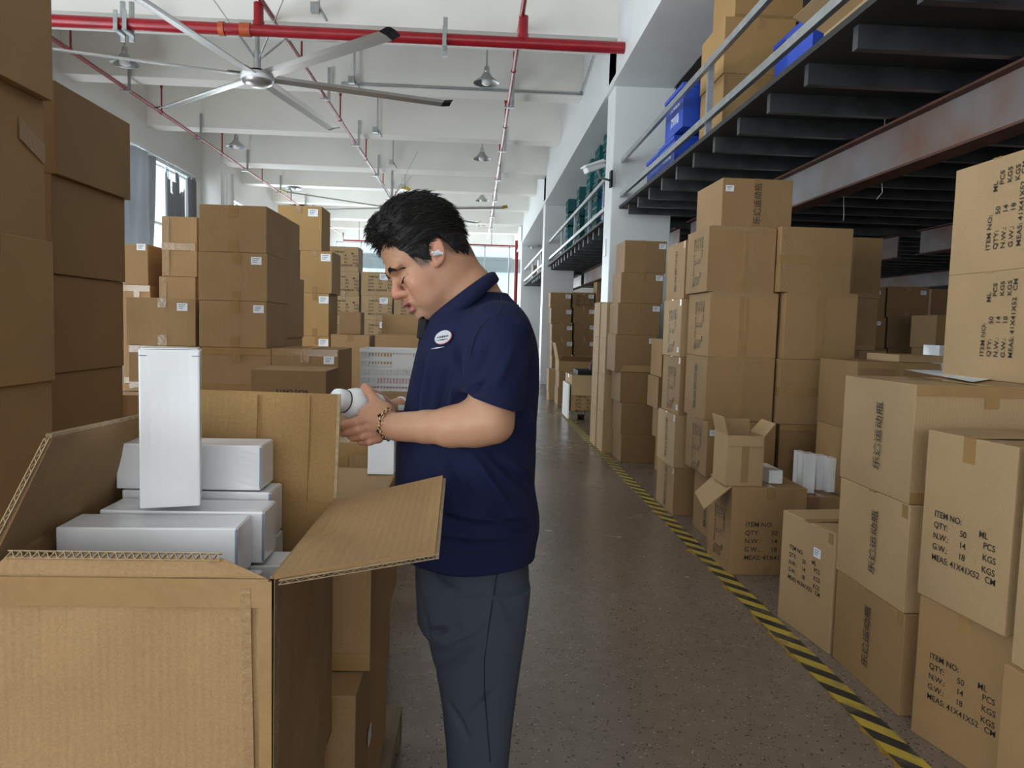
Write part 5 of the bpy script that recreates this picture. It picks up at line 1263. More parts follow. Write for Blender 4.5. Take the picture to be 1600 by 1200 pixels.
YC = 1.75
_p = math.radians(30)
_y = math.radians(17)
HF = np.array([-math.cos(_p)*math.cos(_y), -math.sin(_y), -math.sin(_p)*math.cos(_y)])
HU = np.array([-math.sin(_p), 0.0, math.cos(_p)]); HS = np.cross(HU, HF); HS = HS if HS[1] < 0 else -HS
HO = np.array(P(684, 396, Y=1.67))-HS*0.079-HF*0.021
HA = (HF, HS, HU)
def H(f, s, u): return HO+HF*f+HS*s+HU*u
def PP(x, y, Y): return np.array(P(x, y, Y=Y))

lo, hi = (-0.345, 1.455, 1.10), (0.20, 2.03, 1.78)
S = SDF(lo, hi, 0.0021)
# skull and face
S.loft([(-0.114, 0.055, 0.082, 0.018), (-0.108, 0.038, 0.095, 0.034), (-0.095, 0.010, 0.104, 0.050), (-0.075, -0.015, 0.107, 0.061), (-0.05, -0.050, 0.108, 0.068),
        (-0.03, -0.062, 0.107, 0.0715), (0.0, -0.069, 0.110, 0.0745), (0.03, -0.071, 0.117, 0.0755), (0.06, -0.069, 0.114, 0.075), (0.09, -0.062, 0.102, 0.069),
        (0.11, -0.048, 0.087, 0.060), (0.125, -0.026, 0.063, 0.043), (0.133, 0.0, 0.038, 0.020)], HO, HA, k=0.01, p=2.25)
for sd in (-1, 1):
    S.ell(H(0.119, sd*0.032, -0.008), (0.013, 0.018, 0.012), 0.012, HA, 'sub')        # eye socket
    S.ell(H(0.0975, sd*0.031, -0.010), (0.0125, 0.0160, 0.0115), 0.004, HA)            # lidded eye
    S.ell(H(0.1055, sd*0.029, 0.018), (0.0125, 0.026, 0.0085), 0.012, HA)             # brow ridge
    S.ell(H(0.080, sd*0.046, -0.034), (0.025, 0.019, 0.022), 0.02, HA)                # cheek
    S.ell(H(0.074, sd*0.040, -0.068), (0.026, 0.019, 0.026), 0.02, HA)                # full lower cheek
    S.cone(H(0.1190, sd*0.011, -0.0365), H(0.1125, sd*0.0165, -0.0405), 0.0090, 0.0080, 0.005)   # nostril wing
    S.ell(H(0.1195, sd*0.0075, -0.0475), (0.006, 0.0036, 0.0035), 0.002, HA, 'sub')
    S.cone(H(0.108, sd*0.024, -0.046), H(0.098, sd*0.034, -0.072), 0.0028, 0.0022, 0.010, 'sub') if False else None
S.ell(H(0.114, 0, 0.020), (0.010, 0.018, 0.010), 0.012, HA)
S.chain([H(0.1085, 0, 0.012), H(0.1155, 0, -0.008), H(0.1235, 0, -0.022), H(0.1275, 0, -0.0325)], [0.008, 0.0075, 0.0090, 0.0118], 0.007)
S.cone(H(0.121, 0, -0.040), H(0.112, 0, -0.049), 0.006, 0.006, 0.005)
S.ell(H(0.104, 0, -0.066), (0.0145, 0.029, 0.018), 0.012, HA)
S.ell(H(0.1165, 0, -0.0605), (0.0115, 0.0240, 0.0052), 0.0035, HA)                       # upper lip
S.ell(H(0.1125, 0, -0.0790), (0.0110, 0.0195, 0.0068), 0.0035, HA)                       # lower lip
S.ell(H(0.126, 0, -0.0695), (0.0175, 0.0230, 0.0030), 0.0015, HA, 'sub')                 # parted mouth
S.ell(H(0.113, 0, -0.0905), (0.006, 0.018, 0.004), 0.008, HA, 'sub')
S.ell(H(0.093, 0, -0.100), (0.021, 0.024, 0.0145), 0.015, HA)
S.ell(H(0.062, 0, -0.102), (0.038, 0.038, 0.017), 0.02, HA)                              # soft underside of the chin
# ears
for sd in (-1, 1):
    ca, sa = math.cos(0.35), math.sin(0.35)
    eu = HU*math.cos(0.3)-HF*math.sin(0.3)*1.0; eu = eu/np.linalg.norm(eu)
    ef = np.cross(eu, HS*sd); ef = ef if ef@HF > 0 else -ef
    ef2 = ef*ca-HS*sd*sa; es2 = HS*sd*ca+ef*sa
    c = H(0.020, sd*0.079, 0.006)
    S.ell(c, (0.0185, 0.0075, 0.0315), 0.004, (ef2, es2, eu))
    S.ell(c+es2*0.009+ef2*0.001+eu*0.002, (0.0125, 0.0085, 0.0235), 0.004, (ef2, es2, eu), 'sub')
    S.ell(c+eu*0.004-ef2*0.004+es2*0.001, (0.007, 0.004, 0.014), 0.004, (ef2, es2, eu))
    S.ell(c+ef2*0.011-eu*0.004+es2*0.002, (0.004, 0.005, 0.006), 0.003, (ef2, es2, eu))       # tragus
    S.ell(c-eu*0.027+ef2*0.006, (0.007, 0.005, 0.009), 0.005, (ef2, es2, eu))                 # lobe
# neck and trunk
nb = PP(752, 500, YC+0.005)
S.chain([H(-0.012, 0, -0.02), H(-0.025, 0, -0.065)*0.5+nb*0.5, nb], [0.060, 0.062, 0.068], 0.03)
S.chain([H(0.022, 0, -0.075), nb+np.array([-0.03, 0, -0.02])], [0.052, 0.062], 0.03)
TORSO = [(1.11, -0.13, 0.13, 0.15), (1.22, -0.13, 0.13, 0.155), (1.32, -0.12, 0.135, 0.165), (1.40, -0.10, 0.13, 0.17), (1.44, -0.08, 0.11, 0.15), (1.47, -0.055, 0.09, 0.10), (1.49, -0.03, 0.07, 0.07)]
AXW = ((1, 0, 0), (0, 1, 0), (0, 0, 1))
S.loft(TORSO, (0, YC, 0), AXW, k=0.03)
# near (left) arm
sh, el, wr = np.array([0.050, 1.590, 1.402]), PP(766, 657, 1.540), PP(618, 667, 1.628)
mid = PP(705, 667, 1.572); eltip = PP(780, 668, 1.54)
S.chain([sh, (sh+el)/2+np.array([0.002, -0.004, 0]), el], [0.058, 0.054, 0.045], 0.02)
S.chain([el, PP(740, 662, 1.555), mid, PP(665, 667, 1.600), PP(638, 667, 1.618), wr], [0.0450, 0.0455, 0.0395, 0.0318, 0.0278, 0.0262], 0.02)
S.ell(eltip, (0.020, 0.022, 0.020), 0.02)
# near hand: back towards the camera, fingers round the bottle, thumb on top
pc = PP(589, 655, 1.664)
S.cone(wr, PP(600, 662, 1.655), 0.0265, 0.026, 0.015)
S.ell(pc, (0.043, 0.024, 0.036), 0.016)
S.ell(PP(578, 647, 1.664), (0.022, 0.017, 0.018), 0.012)
S.cone(PP(602, 646, 1.665), PP(590, 634, 1.675), 0.020, 0.0165, 0.014)
fing = [((579, 654, 1.655), (557, 659, 1.640), (539, 664, 1.652), (527, 668, 1.676)), ((581, 666, 1.655), (560, 671, 1.641), (545, 675, 1.655), (536, 677, 1.682)),
        ((585, 677, 1.658), (567, 681, 1.646), (553, 683, 1.660), (547, 681, 1.686)), ((591, 685, 1.662), (577, 690, 1.652), (565, 690, 1.665), (560, 686, 1.688))]
for (a, b, c, d), r in zip(fing, (0.0108, 0.0105, 0.0098, 0.0088)):
    S.cone(PP(602, 664, 1.66), PP(*a), 0.014, r*1.12, 0.010)
    S.chain([PP(*a), PP(*b), PP(*c), PP(*d)], [r*1.12, r, r*0.95, r*0.84], 0.0035)
    S.ell(PP(*a)+np.array([0, -0.003, 0]), (r*1.15, r*1.1, r*1.1), 0.005)
S.chain([PP(598, 643, 1.668), PP(585, 625, 1.684), PP(577, 613, 1.690), PP(570, 605, 1.694)], [0.0155, 0.0120, 0.0105, 0.0088], 0.006)
S.ell(PP(572, 607, 1.690), (0.0105, 0.0085, 0.0100), 0.004)
# far (right) arm and hand, palm under the bottle
shR, elR, wrR = np.array([0.050, 1.912, 1.402]), np.array([0.055, 1.945, 1.215]), PP(628, 640, 1.835)
S.chain([shR, (shR+elR)/2, elR], [0.058, 0.053, 0.045], 0.02)
S.chain([elR, (elR+wrR)/2, wrR], [0.0445, 0.038, 0.027], 0.02)
S.cone(wrR, PP(600, 640, 1.800), 0.0265, 0.022, 0.015)
S.ell(PP(592, 645, 1.790), (0.038, 0.020, 0.030), 0.014)
for k, (a, b, c) in enumerate((((578, 640, 1.785), (560, 648, 1.775), (548, 655, 1.755)), ((580, 652, 1.785), (562, 662, 1.772), (550, 668, 1.750)), ((584, 663, 1.785), (567, 673, 1.770), (556, 677, 1.748)), ((590, 672, 1.785), (575, 682, 1.770), (565, 684, 1.752)))):
    S.chain([PP(*a), PP(*b), PP(*c)], [0.0100, 0.0092, 0.0082], 0.0035)
S.chain([PP(600, 630, 1.790), PP(588, 618, 1.780), PP(578, 612, 1.762)], [0.015, 0.0115, 0.009], 0.006)

V, F = S.mesh(2)
body = np_mesh('person', V, F, M['skin'])
rel_ = V-HO; vf, vs_, vu = rel_@HF, rel_@HS, rel_@HU
tone = np.tile(np.array([0.50, 0.265, 0.160]), (len(V), 1))
def blend(mask, col):
    global tone
    mask = np.clip(mask, 0, 1)[:, None]; tone = tone*(1-mask)+np.array(col)*mask
def gauss(c, r): return np.exp(-(((vf-c[0])/r[0])**2+((np.abs(vs_)-c[1])/r[1])**2+((vu-c[2])/r[2])**2))
face = (vf > -0.08) & (vu > -0.14) & (V[:, 2] > 1.42)
blend(np.where(V[:, 2] > 1.42, 0, 0.12), (0.60, 0.36, 0.235))
blend(0.75*gauss((0.128, 0.0, -0.034), (0.02, 0.017, 0.014))*face, (0.58, 0.20, 0.15))
blend(0.45*gauss((0.085, 0.05, -0.034), (0.03, 0.03, 0.025))*face, (0.62, 0.25, 0.18))
blend(0.55*gauss((0.020, 0.085, 0.006), (0.02, 0.02, 0.035))*face, (0.60, 0.22, 0.17))
blend(0.95*((np.abs(vs_) < 0.0255-0.35*np.abs(vu+0.069)) & (vf > 0.098) & (vu > -0.0865) & (vu < -0.0545)), (0.42, 0.145, 0.125))
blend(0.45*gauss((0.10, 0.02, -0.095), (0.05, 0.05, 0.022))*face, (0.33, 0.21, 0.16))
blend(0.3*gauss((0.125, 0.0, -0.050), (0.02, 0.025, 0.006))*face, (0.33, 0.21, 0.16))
hl_ = np.interp(vf, [-0.07, -0.05, -0.01, 0.03, 0.045, 0.066, 0.078, 0.092, 0.112], [-0.045, -0.040, -0.02, 0.03, -0.020, -0.018, 0.024, 0.050, 0.078])
blend(0.8*np.clip((vu-hl_)/0.014, 0, 1)*(V[:, 2] > 1.5)*(vf < 0.112)*((vf < 0.0) | (vf > 0.036) | (vu > 0.035)), (0.10, 0.065, 0.05))
hnd = (V[:, 0] < -0.20) & (V[:, 2] < 1.34)
kn = 0
for a in fing:
    for q in (a[1], a[2]): kn = kn+np.exp(-(((V-PP(*q))**2).sum(1))/0.010**2)
kn = kn+np.exp(-(((V-PP(570, 605, 1.690))**2).sum(1))/0.012**2)*1.3
blend(np.where(hnd, 0.5*np.minimum(kn, 1.2)+0.18, 0), (0.60, 0.25, 0.17))
at = body.data.attributes.new('tone', 'FLOAT_COLOR', 'POINT'); at.data.foreach_set('color', np.concatenate([tone, np.ones((len(V), 1))], 1).astype(np.float32).ravel())
tag(body, 'man in a navy polo shirt and grey trousers looking down at a white bottle', 'person')

# brow and lashes
def onface(f0, s, u): return S.hit(H(0.16, s, u), -HF, 0.1)
for sd in (-1, 1):
    pts = [onface(0, sd*s, u)+HF*0.0004 for s, u in ((0.0145, 0.0155), (0.020, 0.0185), (0.028, 0.0200), (0.036, 0.0190), (0.044, 0.0145), (0.050, 0.009))]
    mb = MB(); rnd = random.Random(5)
    for i in range(len(pts)-1):
        for k in range(60):
            t = rnd.random(); p = pts[i]*(1-t)+pts[i+1]*t+HU*rnd.uniform(-0.0045, 0.0042)*(0.75, 1.0, 1.0, 0.8, 0.5, 0.3)[i]; d = (pts[min(i+1, 5)]-pts[i]); d /= np.linalg.norm(d)
            d = d+HU*rnd.uniform(0.0, 0.55)*(1 if i < 2 else -0.3); e = p+d*0.006+HF*0.0009
            mb.tube([Vector(p), Vector((p+e)/2+HF*0.0008), Vector(e)], [0.00045, 0.0004, 0.00015], 4, cap=False)
    mb.build('eyebrow', M['hair'], body)
    ln = [onface(0, sd*s, u)+HF*0.0003 for s, u in ((0.0165, -0.0135), (0.022, -0.0165), (0.029, -0.0175), (0.037, -0.0155), (0.044, -0.011), (0.050, -0.006))]
    mb = MB(); mb.tube([Vector(p) for p in ln], [0.0006, 0.0013, 0.0016, 0.0016, 0.0013, 0.0007], 6)
    for k in range(26):
        t = rnd.uniform(0.4, 4.8); i = int(t); p = ln[i]*(1-(t-i))+ln[i+1]*(t-i)
        mb.tube([Vector(p), Vector(p+HF*0.004-HU*0.0022), Vector(p+HF*0.0065-HU*0.0022)], [0.00035, 0.0003, 0.0001], 4, cap=False)
    mb.build('eyelashes', M['hair'], body)
    fd = [onface(0, sd*s, u)+HF*0.0001 for s, u in ((0.019, 0.006), (0.026, 0.0085), (0.034, 0.0085), (0.043, 0.004))]
tt = [H(0.1095, s, -0.0672) for s in (-0.012, -0.006, 0, 0.006, 0.012)]
MB().tube([Vector(p) for p in tt], 0.0022, 8).build('teeth', M['whiteplastic'], body)

# hair: a sculpted cap with strands
Hh = SDF(HO-0.20, HO+0.21, 0.0025)
HT = [(-0.045, -0.062, 0.00, 0.064), (-0.024, -0.068, 0.04, 0.073), (0.0, -0.073, 0.088, 0.0815), (0.03, -0.075, 0.108, 0.0825), (0.06, -0.075, 0.108, 0.0825), (0.09, -0.071, 0.114, 0.0815), (0.105, -0.065, 0.118, 0.077),
      (0.12, -0.055, 0.118, 0.069), (0.135, -0.046, 0.103, 0.057), (0.148, -0.026, 0.074, 0.040), (0.156, 0.000, 0.038, 0.020)]
LF = [-0.09, -0.07, -0.05, -0.02, -0.002, 0.003, 0.037, 0.045, 0.066, 0.074, 0.088, 0.098, 0.108, 0.125]
LU = [-0.036, -0.032, -0.026, -0.010, 0.035, 0.038, 0.010, -0.014, -0.012, 0.022, 0.046, 0.072, 0.080, 0.084]
def hair_clip(d, f, v, u):
    hl = np.interp(f, LF, LU)
    jag = 0.003*np.sin(f*420+v*90)+0.002*np.sin(f*900+v*240)
    cut = (hl+jag-u)*0.8
    return np.maximum(d, cut)
Hh.loft(HT, HO, HA, k=0.004, p=2.3, clip=hair_clip)
# keep the ears clear
for sd in (-1, 1): Hh.ell(H(0.020, sd*0.090, 0.004), (0.021, 0.018, 0.034), 0.004, HA, 'sub')
HV, HFc = Hh.mesh(1)
r_ = HV-HO; hf, hs, hu = r_@HF, r_@HS, r_@HU
def fbm(a, b, c): return np.array([noise.noise(Vector((x, y, z))) for x, y, z in zip(a, b, c)])
clump = fbm(hf*38+hu*16, hs*70, hu*60-hf*12); nrm = r_-np.outer(hf*0+0.03, HF); nrm = nrm/np.linalg.norm(nrm, axis=1)[:, None]
ampl = np.clip((hu-0.03)/0.08, 0.12, 1)
HV = HV+nrm*(clump*0.005*ampl)[:, None]
hair = np_mesh('hair', HV, HFc, M['hair'], body)
rnd = random.Random(11); mb = MB()
sel = [i for i in range(len(HV)) if (hf[i] > 0.06 or hu[i] > 0.05 or hs[i] > 0.02 or hf[i] < -0.02)]
for _ in range(7000):
    i = rnd.choice(sel); f, s, u = hf[i], hs[i], hu[i]; n = nrm[i]; p = HV[i]-n*0.001
    front = f > 0.075 and u > 0.06; topp = u > 0.12
    if front: d = HF*rnd.uniform(-0.1, 0.35)+HU*rnd.uniform(-0.5, 0.5)+HS*rnd.uniform(-0.5, 0.5); L = rnd.uniform(0.012, 0.026); lift = 0.38
    elif topp: d = -HF*rnd.uniform(0.1, 1.0)+HU*0.1+HS*rnd.uniform(-0.4, 0.4); L = rnd.uniform(0.015, 0.032); lift = 0.32
    elif u > 0.03: d = -HF*1.0-HU*rnd.uniform(-0.1, 0.4)+HS*rnd.uniform(-0.15, 0.15); L = rnd.uniform(0.015, 0.035); lift = 0.16
    else: d = -HF*0.5-HU*0.9+HS*rnd.uniform(-0.2, 0.2); L = rnd.uniform(0.006, 0.014); lift = 0.16
    d = d-n*(d@n); d = d/(np.linalg.norm(d)+1e-6)+n*rnd.uniform(0.3, 1.0)*lift
    q1 = p+d*L*0.5+n*L*0.08; q2 = p+d*L-n*L*rnd.uniform(-0.05, 0.12)
    w = rnd.uniform(0.0006, 0.0011)
    mb.tube([Vector(p), Vector(q1), Vector(q2)], [w, w*0.8, 0.0001], 4, cap=False)
for _ in range(90):   # fly-away curls on the crown
    f, s = rnd.uniform(-0.01, 0.06), rnd.uniform(-0.03, 0.03); p = H(f, s, 0.150-abs(f-0.02)*0.2); L = rnd.uniform(0.010, 0.020); a = rnd.uniform(0, 6)
    pts = [Vector(p+HU*L*t+(HF*math.cos(a+t*4)+HS*math.sin(a+t*4))*L*0.5*t) for t in (0, 0.35, 0.7, 1.0)]
    mb.tube(pts, [0.0006, 0.0005, 0.0004, 0.0002], 4, cap=False)
st = mb.build('hair_strands', M['hair'], hair)

# earbud
eb = MB(); eb.tube([Vector(H(0.020, 0.0835, 0.000)), Vector(H(0.026, 0.0885, 0.000)), Vector(H(0.034, 0.0900, 0.002))], [0.0068, 0.0062, 0.0040], 12)
eb.tube([Vector(H(0.014, 0.0885, -0.006)), Vector(H(0.036, 0.0925, 0.006))], [0.0036, 0.0034], 10)
e1 = eb.build('earbud', M['whiteplastic'], body)

# ---------------------------------------------------------------- polo shirt
T = SDF((-0.24, 1.47, 0.85), (0.24, 2.06, 1.60), 0.0032)
SH = [(0.885, -0.158, 0.158, 0.165), (0.95, -0.168, 0.162, 0.170), (1.02, -0.176, 0.156, 0.170), (1.10, -0.178, 0.150, 0.168), (1.16, -0.173, 0.147, 0.164), (1.22, -0.161, 0.150, 0.164), (1.30, -0.146, 0.153, 0.170),
      (1.36, -0.134, 0.150, 0.178), (1.40, -0.123, 0.143, 0.174), (1.44, -0.108, 0.128, 0.145), (1.465, -0.094, 0.112, 0.108), (1.485, -0.080, 0.092, 0.080), (1.505, -0.055, 0.070, 0.065)]
for s_, e_, yy in ((sh, el, -1), (shR, elR, 1)):
    mid_ = s_*0.5+e_*0.5
    T.chain([s_+np.array([0, 0.004*-yy, 0.010]), mid_+np.array([0.002, 0.002*yy, 0.01]), s_*0.15+e_*0.85], [0.0705, 0.068, 0.067], 0.02)
sl, x, y, z = T._win((-0.24, 1.47, 1.00), (0.24, 2.06, 1.36), 0)
T.D[sl] = np.maximum(T.D[sl], PP(762, 626, 1.55)[2]-(x-0.03)*0.32-z)          # squared sleeve hem
for s_, e_ in ((sh, el), (shR, elR)): T.cone(s_*0.3+e_*0.7, e_+(e_-s_)*0.1, 0.0570, 0.060, 0.002, 'sub')
T.loft(SH, (0, YC, 0), AXW, k=0.028, p=2.15)
T.ell(nb+np.array([0.035, 0, -0.012]), (0.060, 0.085, 0.050), 0.02)
for s_ in (sh, shR): T.cone(nb+np.array([0.012, (s_[1]-YC)*0.35, -0.030]), s_+np.array([0, (YC-s_[1])*0.25, 0.010]), 0.058, 0.060, 0.03)
sl, x, y, z = T._win((-0.24, 1.47, 0.85), (0.24, 2.06, 0.96), 0)
T.D[sl] = np.maximum(T.D[sl], (0.893+0.010*(x+0.16)/0.32*0-z))
# neck opening
T.cone(H(-0.01, 0, -0.03), nb+np.array([-0.012, 0, 0.022]), 0.079, 0.072, 0.006, 'sub')
SV, SFc = T.mesh(2)
me_ = np.zeros(len(SV))
def foldline(a, b, w, amp, Y=1.6):
    """a crease or a ridge of cloth running between two points of the near side"""
    global me_
    a, b = PP(a[0], a[1], Y), PP(b[0], b[1], Y); a2, b2 = a[[0, 2]], b[[0, 2]]; q = SV[:, [0, 2]]; ab = b2-a2
    t = np.clip(((q-a2)@ab)/(ab@ab), 0, 1); dd = np.linalg.norm(q-a2-t[:, None]*ab, axis=1)
    me_ = me_+1.7*amp*np.exp(-(dd/(w*0.72))**2)*np.sin(np.pi*np.clip(t*0.9+0.05, 0, 1))*(SV[:, 1] < 1.76)
for a, b, w, am in (((735, 705), (800, 800), .013, .007), ((760, 700), (838, 778), .012, -.006), ((700, 715), (745, 790), .014, -.006), ((640, 700), (700, 780), .014, .005), ((790, 720), (840, 760), .01, .006),
                    ((660, 560), (640, 690), .012, -.009), ((676, 540), (655, 680), .012, .009), ((700, 570), (676, 690), .014, -.008), ((715, 590), (700, 640), .012, .007), ((724, 600), (712, 540), .010, -.009),
                    ((735, 520), (726, 600), .012, .006), ((770, 530), (740, 590), .014, -.005), ((800, 540), (770, 600), .016, .004), ((830, 560), (835, 640), .014, -.006), ((820, 620), (838, 700), .012, .006),
                    ((640, 790), (760, 820), .012, -.005), ((660, 830), (800, 840), .012, .005), ((760, 790), (840, 850), .013, -.006), ((690, 800), (840, 815), .010, .004), ((728, 612), (760, 590), .009, -.006), ((790, 480), (830, 520), .012, .003)):
    foldline(a, b, w, am)
# normals from the grid gradient
gx = np.gradient(T.D, T.res); qi = np.clip(((SV-T.lo)/T.res).round().astype(int), 0, T.n-1)
G = np.stack([g[tuple(qi.T)] for g in gx], 1); G /= np.linalg.norm(G, axis=1)[:, None]+1e-9
low = 0.0035*np.sin(SV[:, 2]*38+SV[:, 0]*22+2*np.sin(SV[:, 1]*14))*np.clip((1.25-SV[:, 2])/0.2, 0, 1)
SV = SV+G*(me_+low)[:, None]
polo = np_mesh('polo_shirt', SV, SFc, M['polo'], body)
# collar: folded leaf over a stand
def ring(c, a, b, n=48, gap=0.0): return [Vector(c)+Vector(a)*math.cos(t)+Vector(b)*math.sin(t) for t in [gap/2+PI+(2*PI-gap)*i/n for i in range(n+1)]]
cb, cf = PP(767, 425, YC), PP(665, 503, YC)
cc_ = (cb+cf)/2; ca_ = (cb-cf)/2
top = ring(cc_, ca_, (0, -0.084, 0.002), gap=0.25); low_ = []
for i, t in enumerate(top):
    th = 0.125+PI+(2*PI-0.25)*i/48; o_ = (Vector(ca_)*math.cos(th)/ca_.dot(ca_)**0.5+Vector((0, -1, 0))*math.sin(th)).normalized()
    frontness = max(0, -math.cos(th)); low_.append(t+o_*0.024+Vector((0.0+0.010*abs(math.sin(th)), 0, -0.030-0.008*abs(math.sin(th))-0.010*frontness**4)))
mb = MB(); t2 = [p+Vector((0, 0, 0.0)) for p in top]; inn = [p*0.985+Vector(cc_)*0.015 for p in top]
stand = [p+Vector((0.004, 0, -0.028)) for p in inn]; n_ = len(top); midr = [a.lerp(b, 0.35)+(a-Vector(cc_)).normalized()*0.004+Vector((0, 0, 0.003)) for a, b in zip(top, low_)]
rings = [stand, inn, top, midr, low_, [p-(p-Vector(cc_)).normalized()*0.004 for p in low_], [p-(p-Vector(cc_)).normalized()*0.005 for p in midr]]
vs = [p for r in rings for p in r]; m_ = len(rings)
mb.add(vs, [(r*n_+i, r*n_+i+1, ((r+1) % m_)*n_+i+1, ((r+1) % m_)*n_+i) for r in range(m_) for i in range(n_-1)], True)
mb.build('collar', M['polo_rib'], polo)
# surface helper on the shirt
from mathutils.bvhtree import BVHTree
bvh = BVHTree.FromPolygons([tuple(v) for v in SV], [tuple(f) for f in SFc])
CAMP = Vector((0, 0, CAM_H))
def on_shirt(px, py):
    d = (P(px, py, Y=1.5)-CAMP).normalized(); return bvh.ray_cast(CAMP, d)[:2]
# seams: yoke, armhole and sleeve band stitched lines
def seam(pts, nm, m='seam', r=0.0011, par=None):
    q = []
    for a in pts:
        h = on_shirt(*a)
        if h[0] is not None: q.append(h[0]+h[1]*0.0011)
    if len(q) > 2: MB().tube(q, r, 5).build(nm, M[m], par or polo)
seam([(777, 448), (783, 462), (783, 478), (781, 487)], 'shoulder_seam')
seam([(735, 560), (737, 545), (742, 528), (750, 512), (762, 500), (781, 488), (800, 492), (816, 502), (828, 516)], 'armhole_seam')
seam([(730, 616), (750, 618), (770, 622), (790, 629), (798, 632)], 'sleeve_seam')
seam([(660, 857), (700, 861), (740, 863), (780, 862), (810, 858), (836, 852)], 'hem_seam')
# logo
h, n_ = on_shirt(694, 528)
ex = Vector((1, 0, 0)); ex = (ex-n_*ex.dot(n_)).normalized(); ey = n_.cross(ex)
if ey.z < 0: ey = -ey
def patch(w, hgt, off, nm, m, dx=0, dy=0, n=28, par=None, tilt=-0.12):
    e1 = (ex*math.cos(tilt)+ey*math.sin(tilt)); e2 = (ey*math.cos(tilt)-ex*math.sin(tilt)); c = h+n_*off+e1*dx+e2*dy; mb = MB()
    p = [c+e1*w*math.cos(2*PI*k/n)+e2*hgt*math.sin(2*PI*k/n) for k in range(n)]; mb.prism(p, [q+n_*0.0008 for q in p]); return mb.build(nm, M[m], par or polo)
M['logo'] = mat('silver_logo_print', (0.55, 0.55, 0.60), 0.5); M['logo_red'] = mat('logo_red_rim', (0.35, 0.06, 0.06), 0.5)
patch(0.0225, 0.0160, 0.0035, 'chest_logo', 'logo_red', dx=0.001, dy=-0.001); patch(0.0215, 0.0155, 0.0042, 'chest_logo', 'logo')
for k in range(7): patch(0.0017, 0.0032-0.0004*abs(k-3), 0.005, 'logo_letter', 'ink', dx=-0.0135+k*0.0045, dy=0.0005, n=4)
patch(0.016, 0.0012, 0.005, 'logo_line', 'ink', dy=-0.0065, n=4); patch(0.019, 0.0016, 0.0040, 'logo_line', 'logo', dx=-0.010, dy=-0.0235, n=4)
# microphone clipped to the placket
mp = Vector(PP(661, 513, 1.70)); mb = MB().bar(mp+Vector((0.0, 0, 0.022)), mp-Vector((0.004, 0, 0.024)), 0.017, 0.020); mb.build('microphone', M['black'], body, bevel=0.005)
MB().tube([mp+Vector((-0.004, -0.006, 0.022)), mp+Vector((0.012, 0.02, 0.030))], 0.003, 8).build('microphone_clip', M['black'], body)

# ---------------------------------------------------------------- trousers and shoes
Q = SDF((-0.22, 1.53, 0.03), (0.22, 1.97, 0.96), 0.0040)
Q.loft([(0.74, -0.118, 0.130, 0.162), (0.80, -0.122, 0.140, 0.165), (0.86, -0.128, 0.142, 0.156), (0.89, -0.125, 0.135, 0.145), (0.95, -0.120, 0.125, 0.135)], (0, YC, 0), AXW, k=0.03, p=2.3)
Q.loft([(0.05, -0.015, 0.105, 0.062, -0.01), (0.20, -0.022, 0.098, 0.060, -0.01), (0.363, -0.030, 0.097, 0.066, -0.008), (0.52, -0.045, 0.108, 0.074, -0.004), (0.62, -0.062, 0.118, 0.080, 0), (0.74, -0.092, 0.132, 0.086, 0), (0.84, -0.11, 0.140, 0.078, 0.006)], (0, YC-0.088, 0), AXW, k=0.02, p=2.2)
Q.loft([(0.05, -0.030, 0.09, 0.062, 0.01), (0.20, -0.035, 0.085, 0.060, 0.01), (0.363, -0.046, 0.085, 0.066, 0.008), (0.52, -0.064, 0.092, 0.074, 0.004), (0.62, -0.085, 0.10, 0.080, 0), (0.74, -0.112, 0.12, 0.086, 0), (0.84, -0.126, 0.13, 0.088, 0)], (0, YC+0.088, 0), AXW, k=0.02, p=2.2)
QV, QF = Q.mesh(2)
gx = np.gradient(Q.D, Q.res); qi = np.clip(((QV-Q.lo)/Q.res).round().astype(int), 0, Q.n-1); G = np.stack([g[tuple(qi.T)] for g in gx], 1); G /= np.linalg.norm(G, axis=1)[:, None]+1e-9
SV_keep = SV; SV = QV; me_ = np.zeros(len(QV))
for a, b, w, am in (((668, 885), (720, 915), .012, -.008), ((672, 985), (700, 975), .010, -.007), ((675, 1060), (740, 1000), .013, -.005), ((700, 1090), (735, 1145), .010, -.006), ((760, 900), (800, 990), .014, .004), ((715, 920), (740, 1010), .02, .004),
                    ((690, 1000), (760, 960), .012, .004), ((720, 1120), (780, 1060), .012, -.004), ((640, 900), (672, 1000), .010, -.006)): foldline(a, b, w, am, Y=1.62)
QV = QV+G*me_[:, None]; SV = SV_keep
tr = np_mesh('trousers', QV, QF, M['trouser'], body)
bvh = BVHTree.FromPolygons([tuple(v) for v in QV], [tuple(f) for f in QF])
seam([(778, 872), (776, 900), (770, 940), (763, 985), (757, 1030), (757, 1080), (761, 1130), (766, 1190)], 'side_seam', par=tr, r=0.0014)
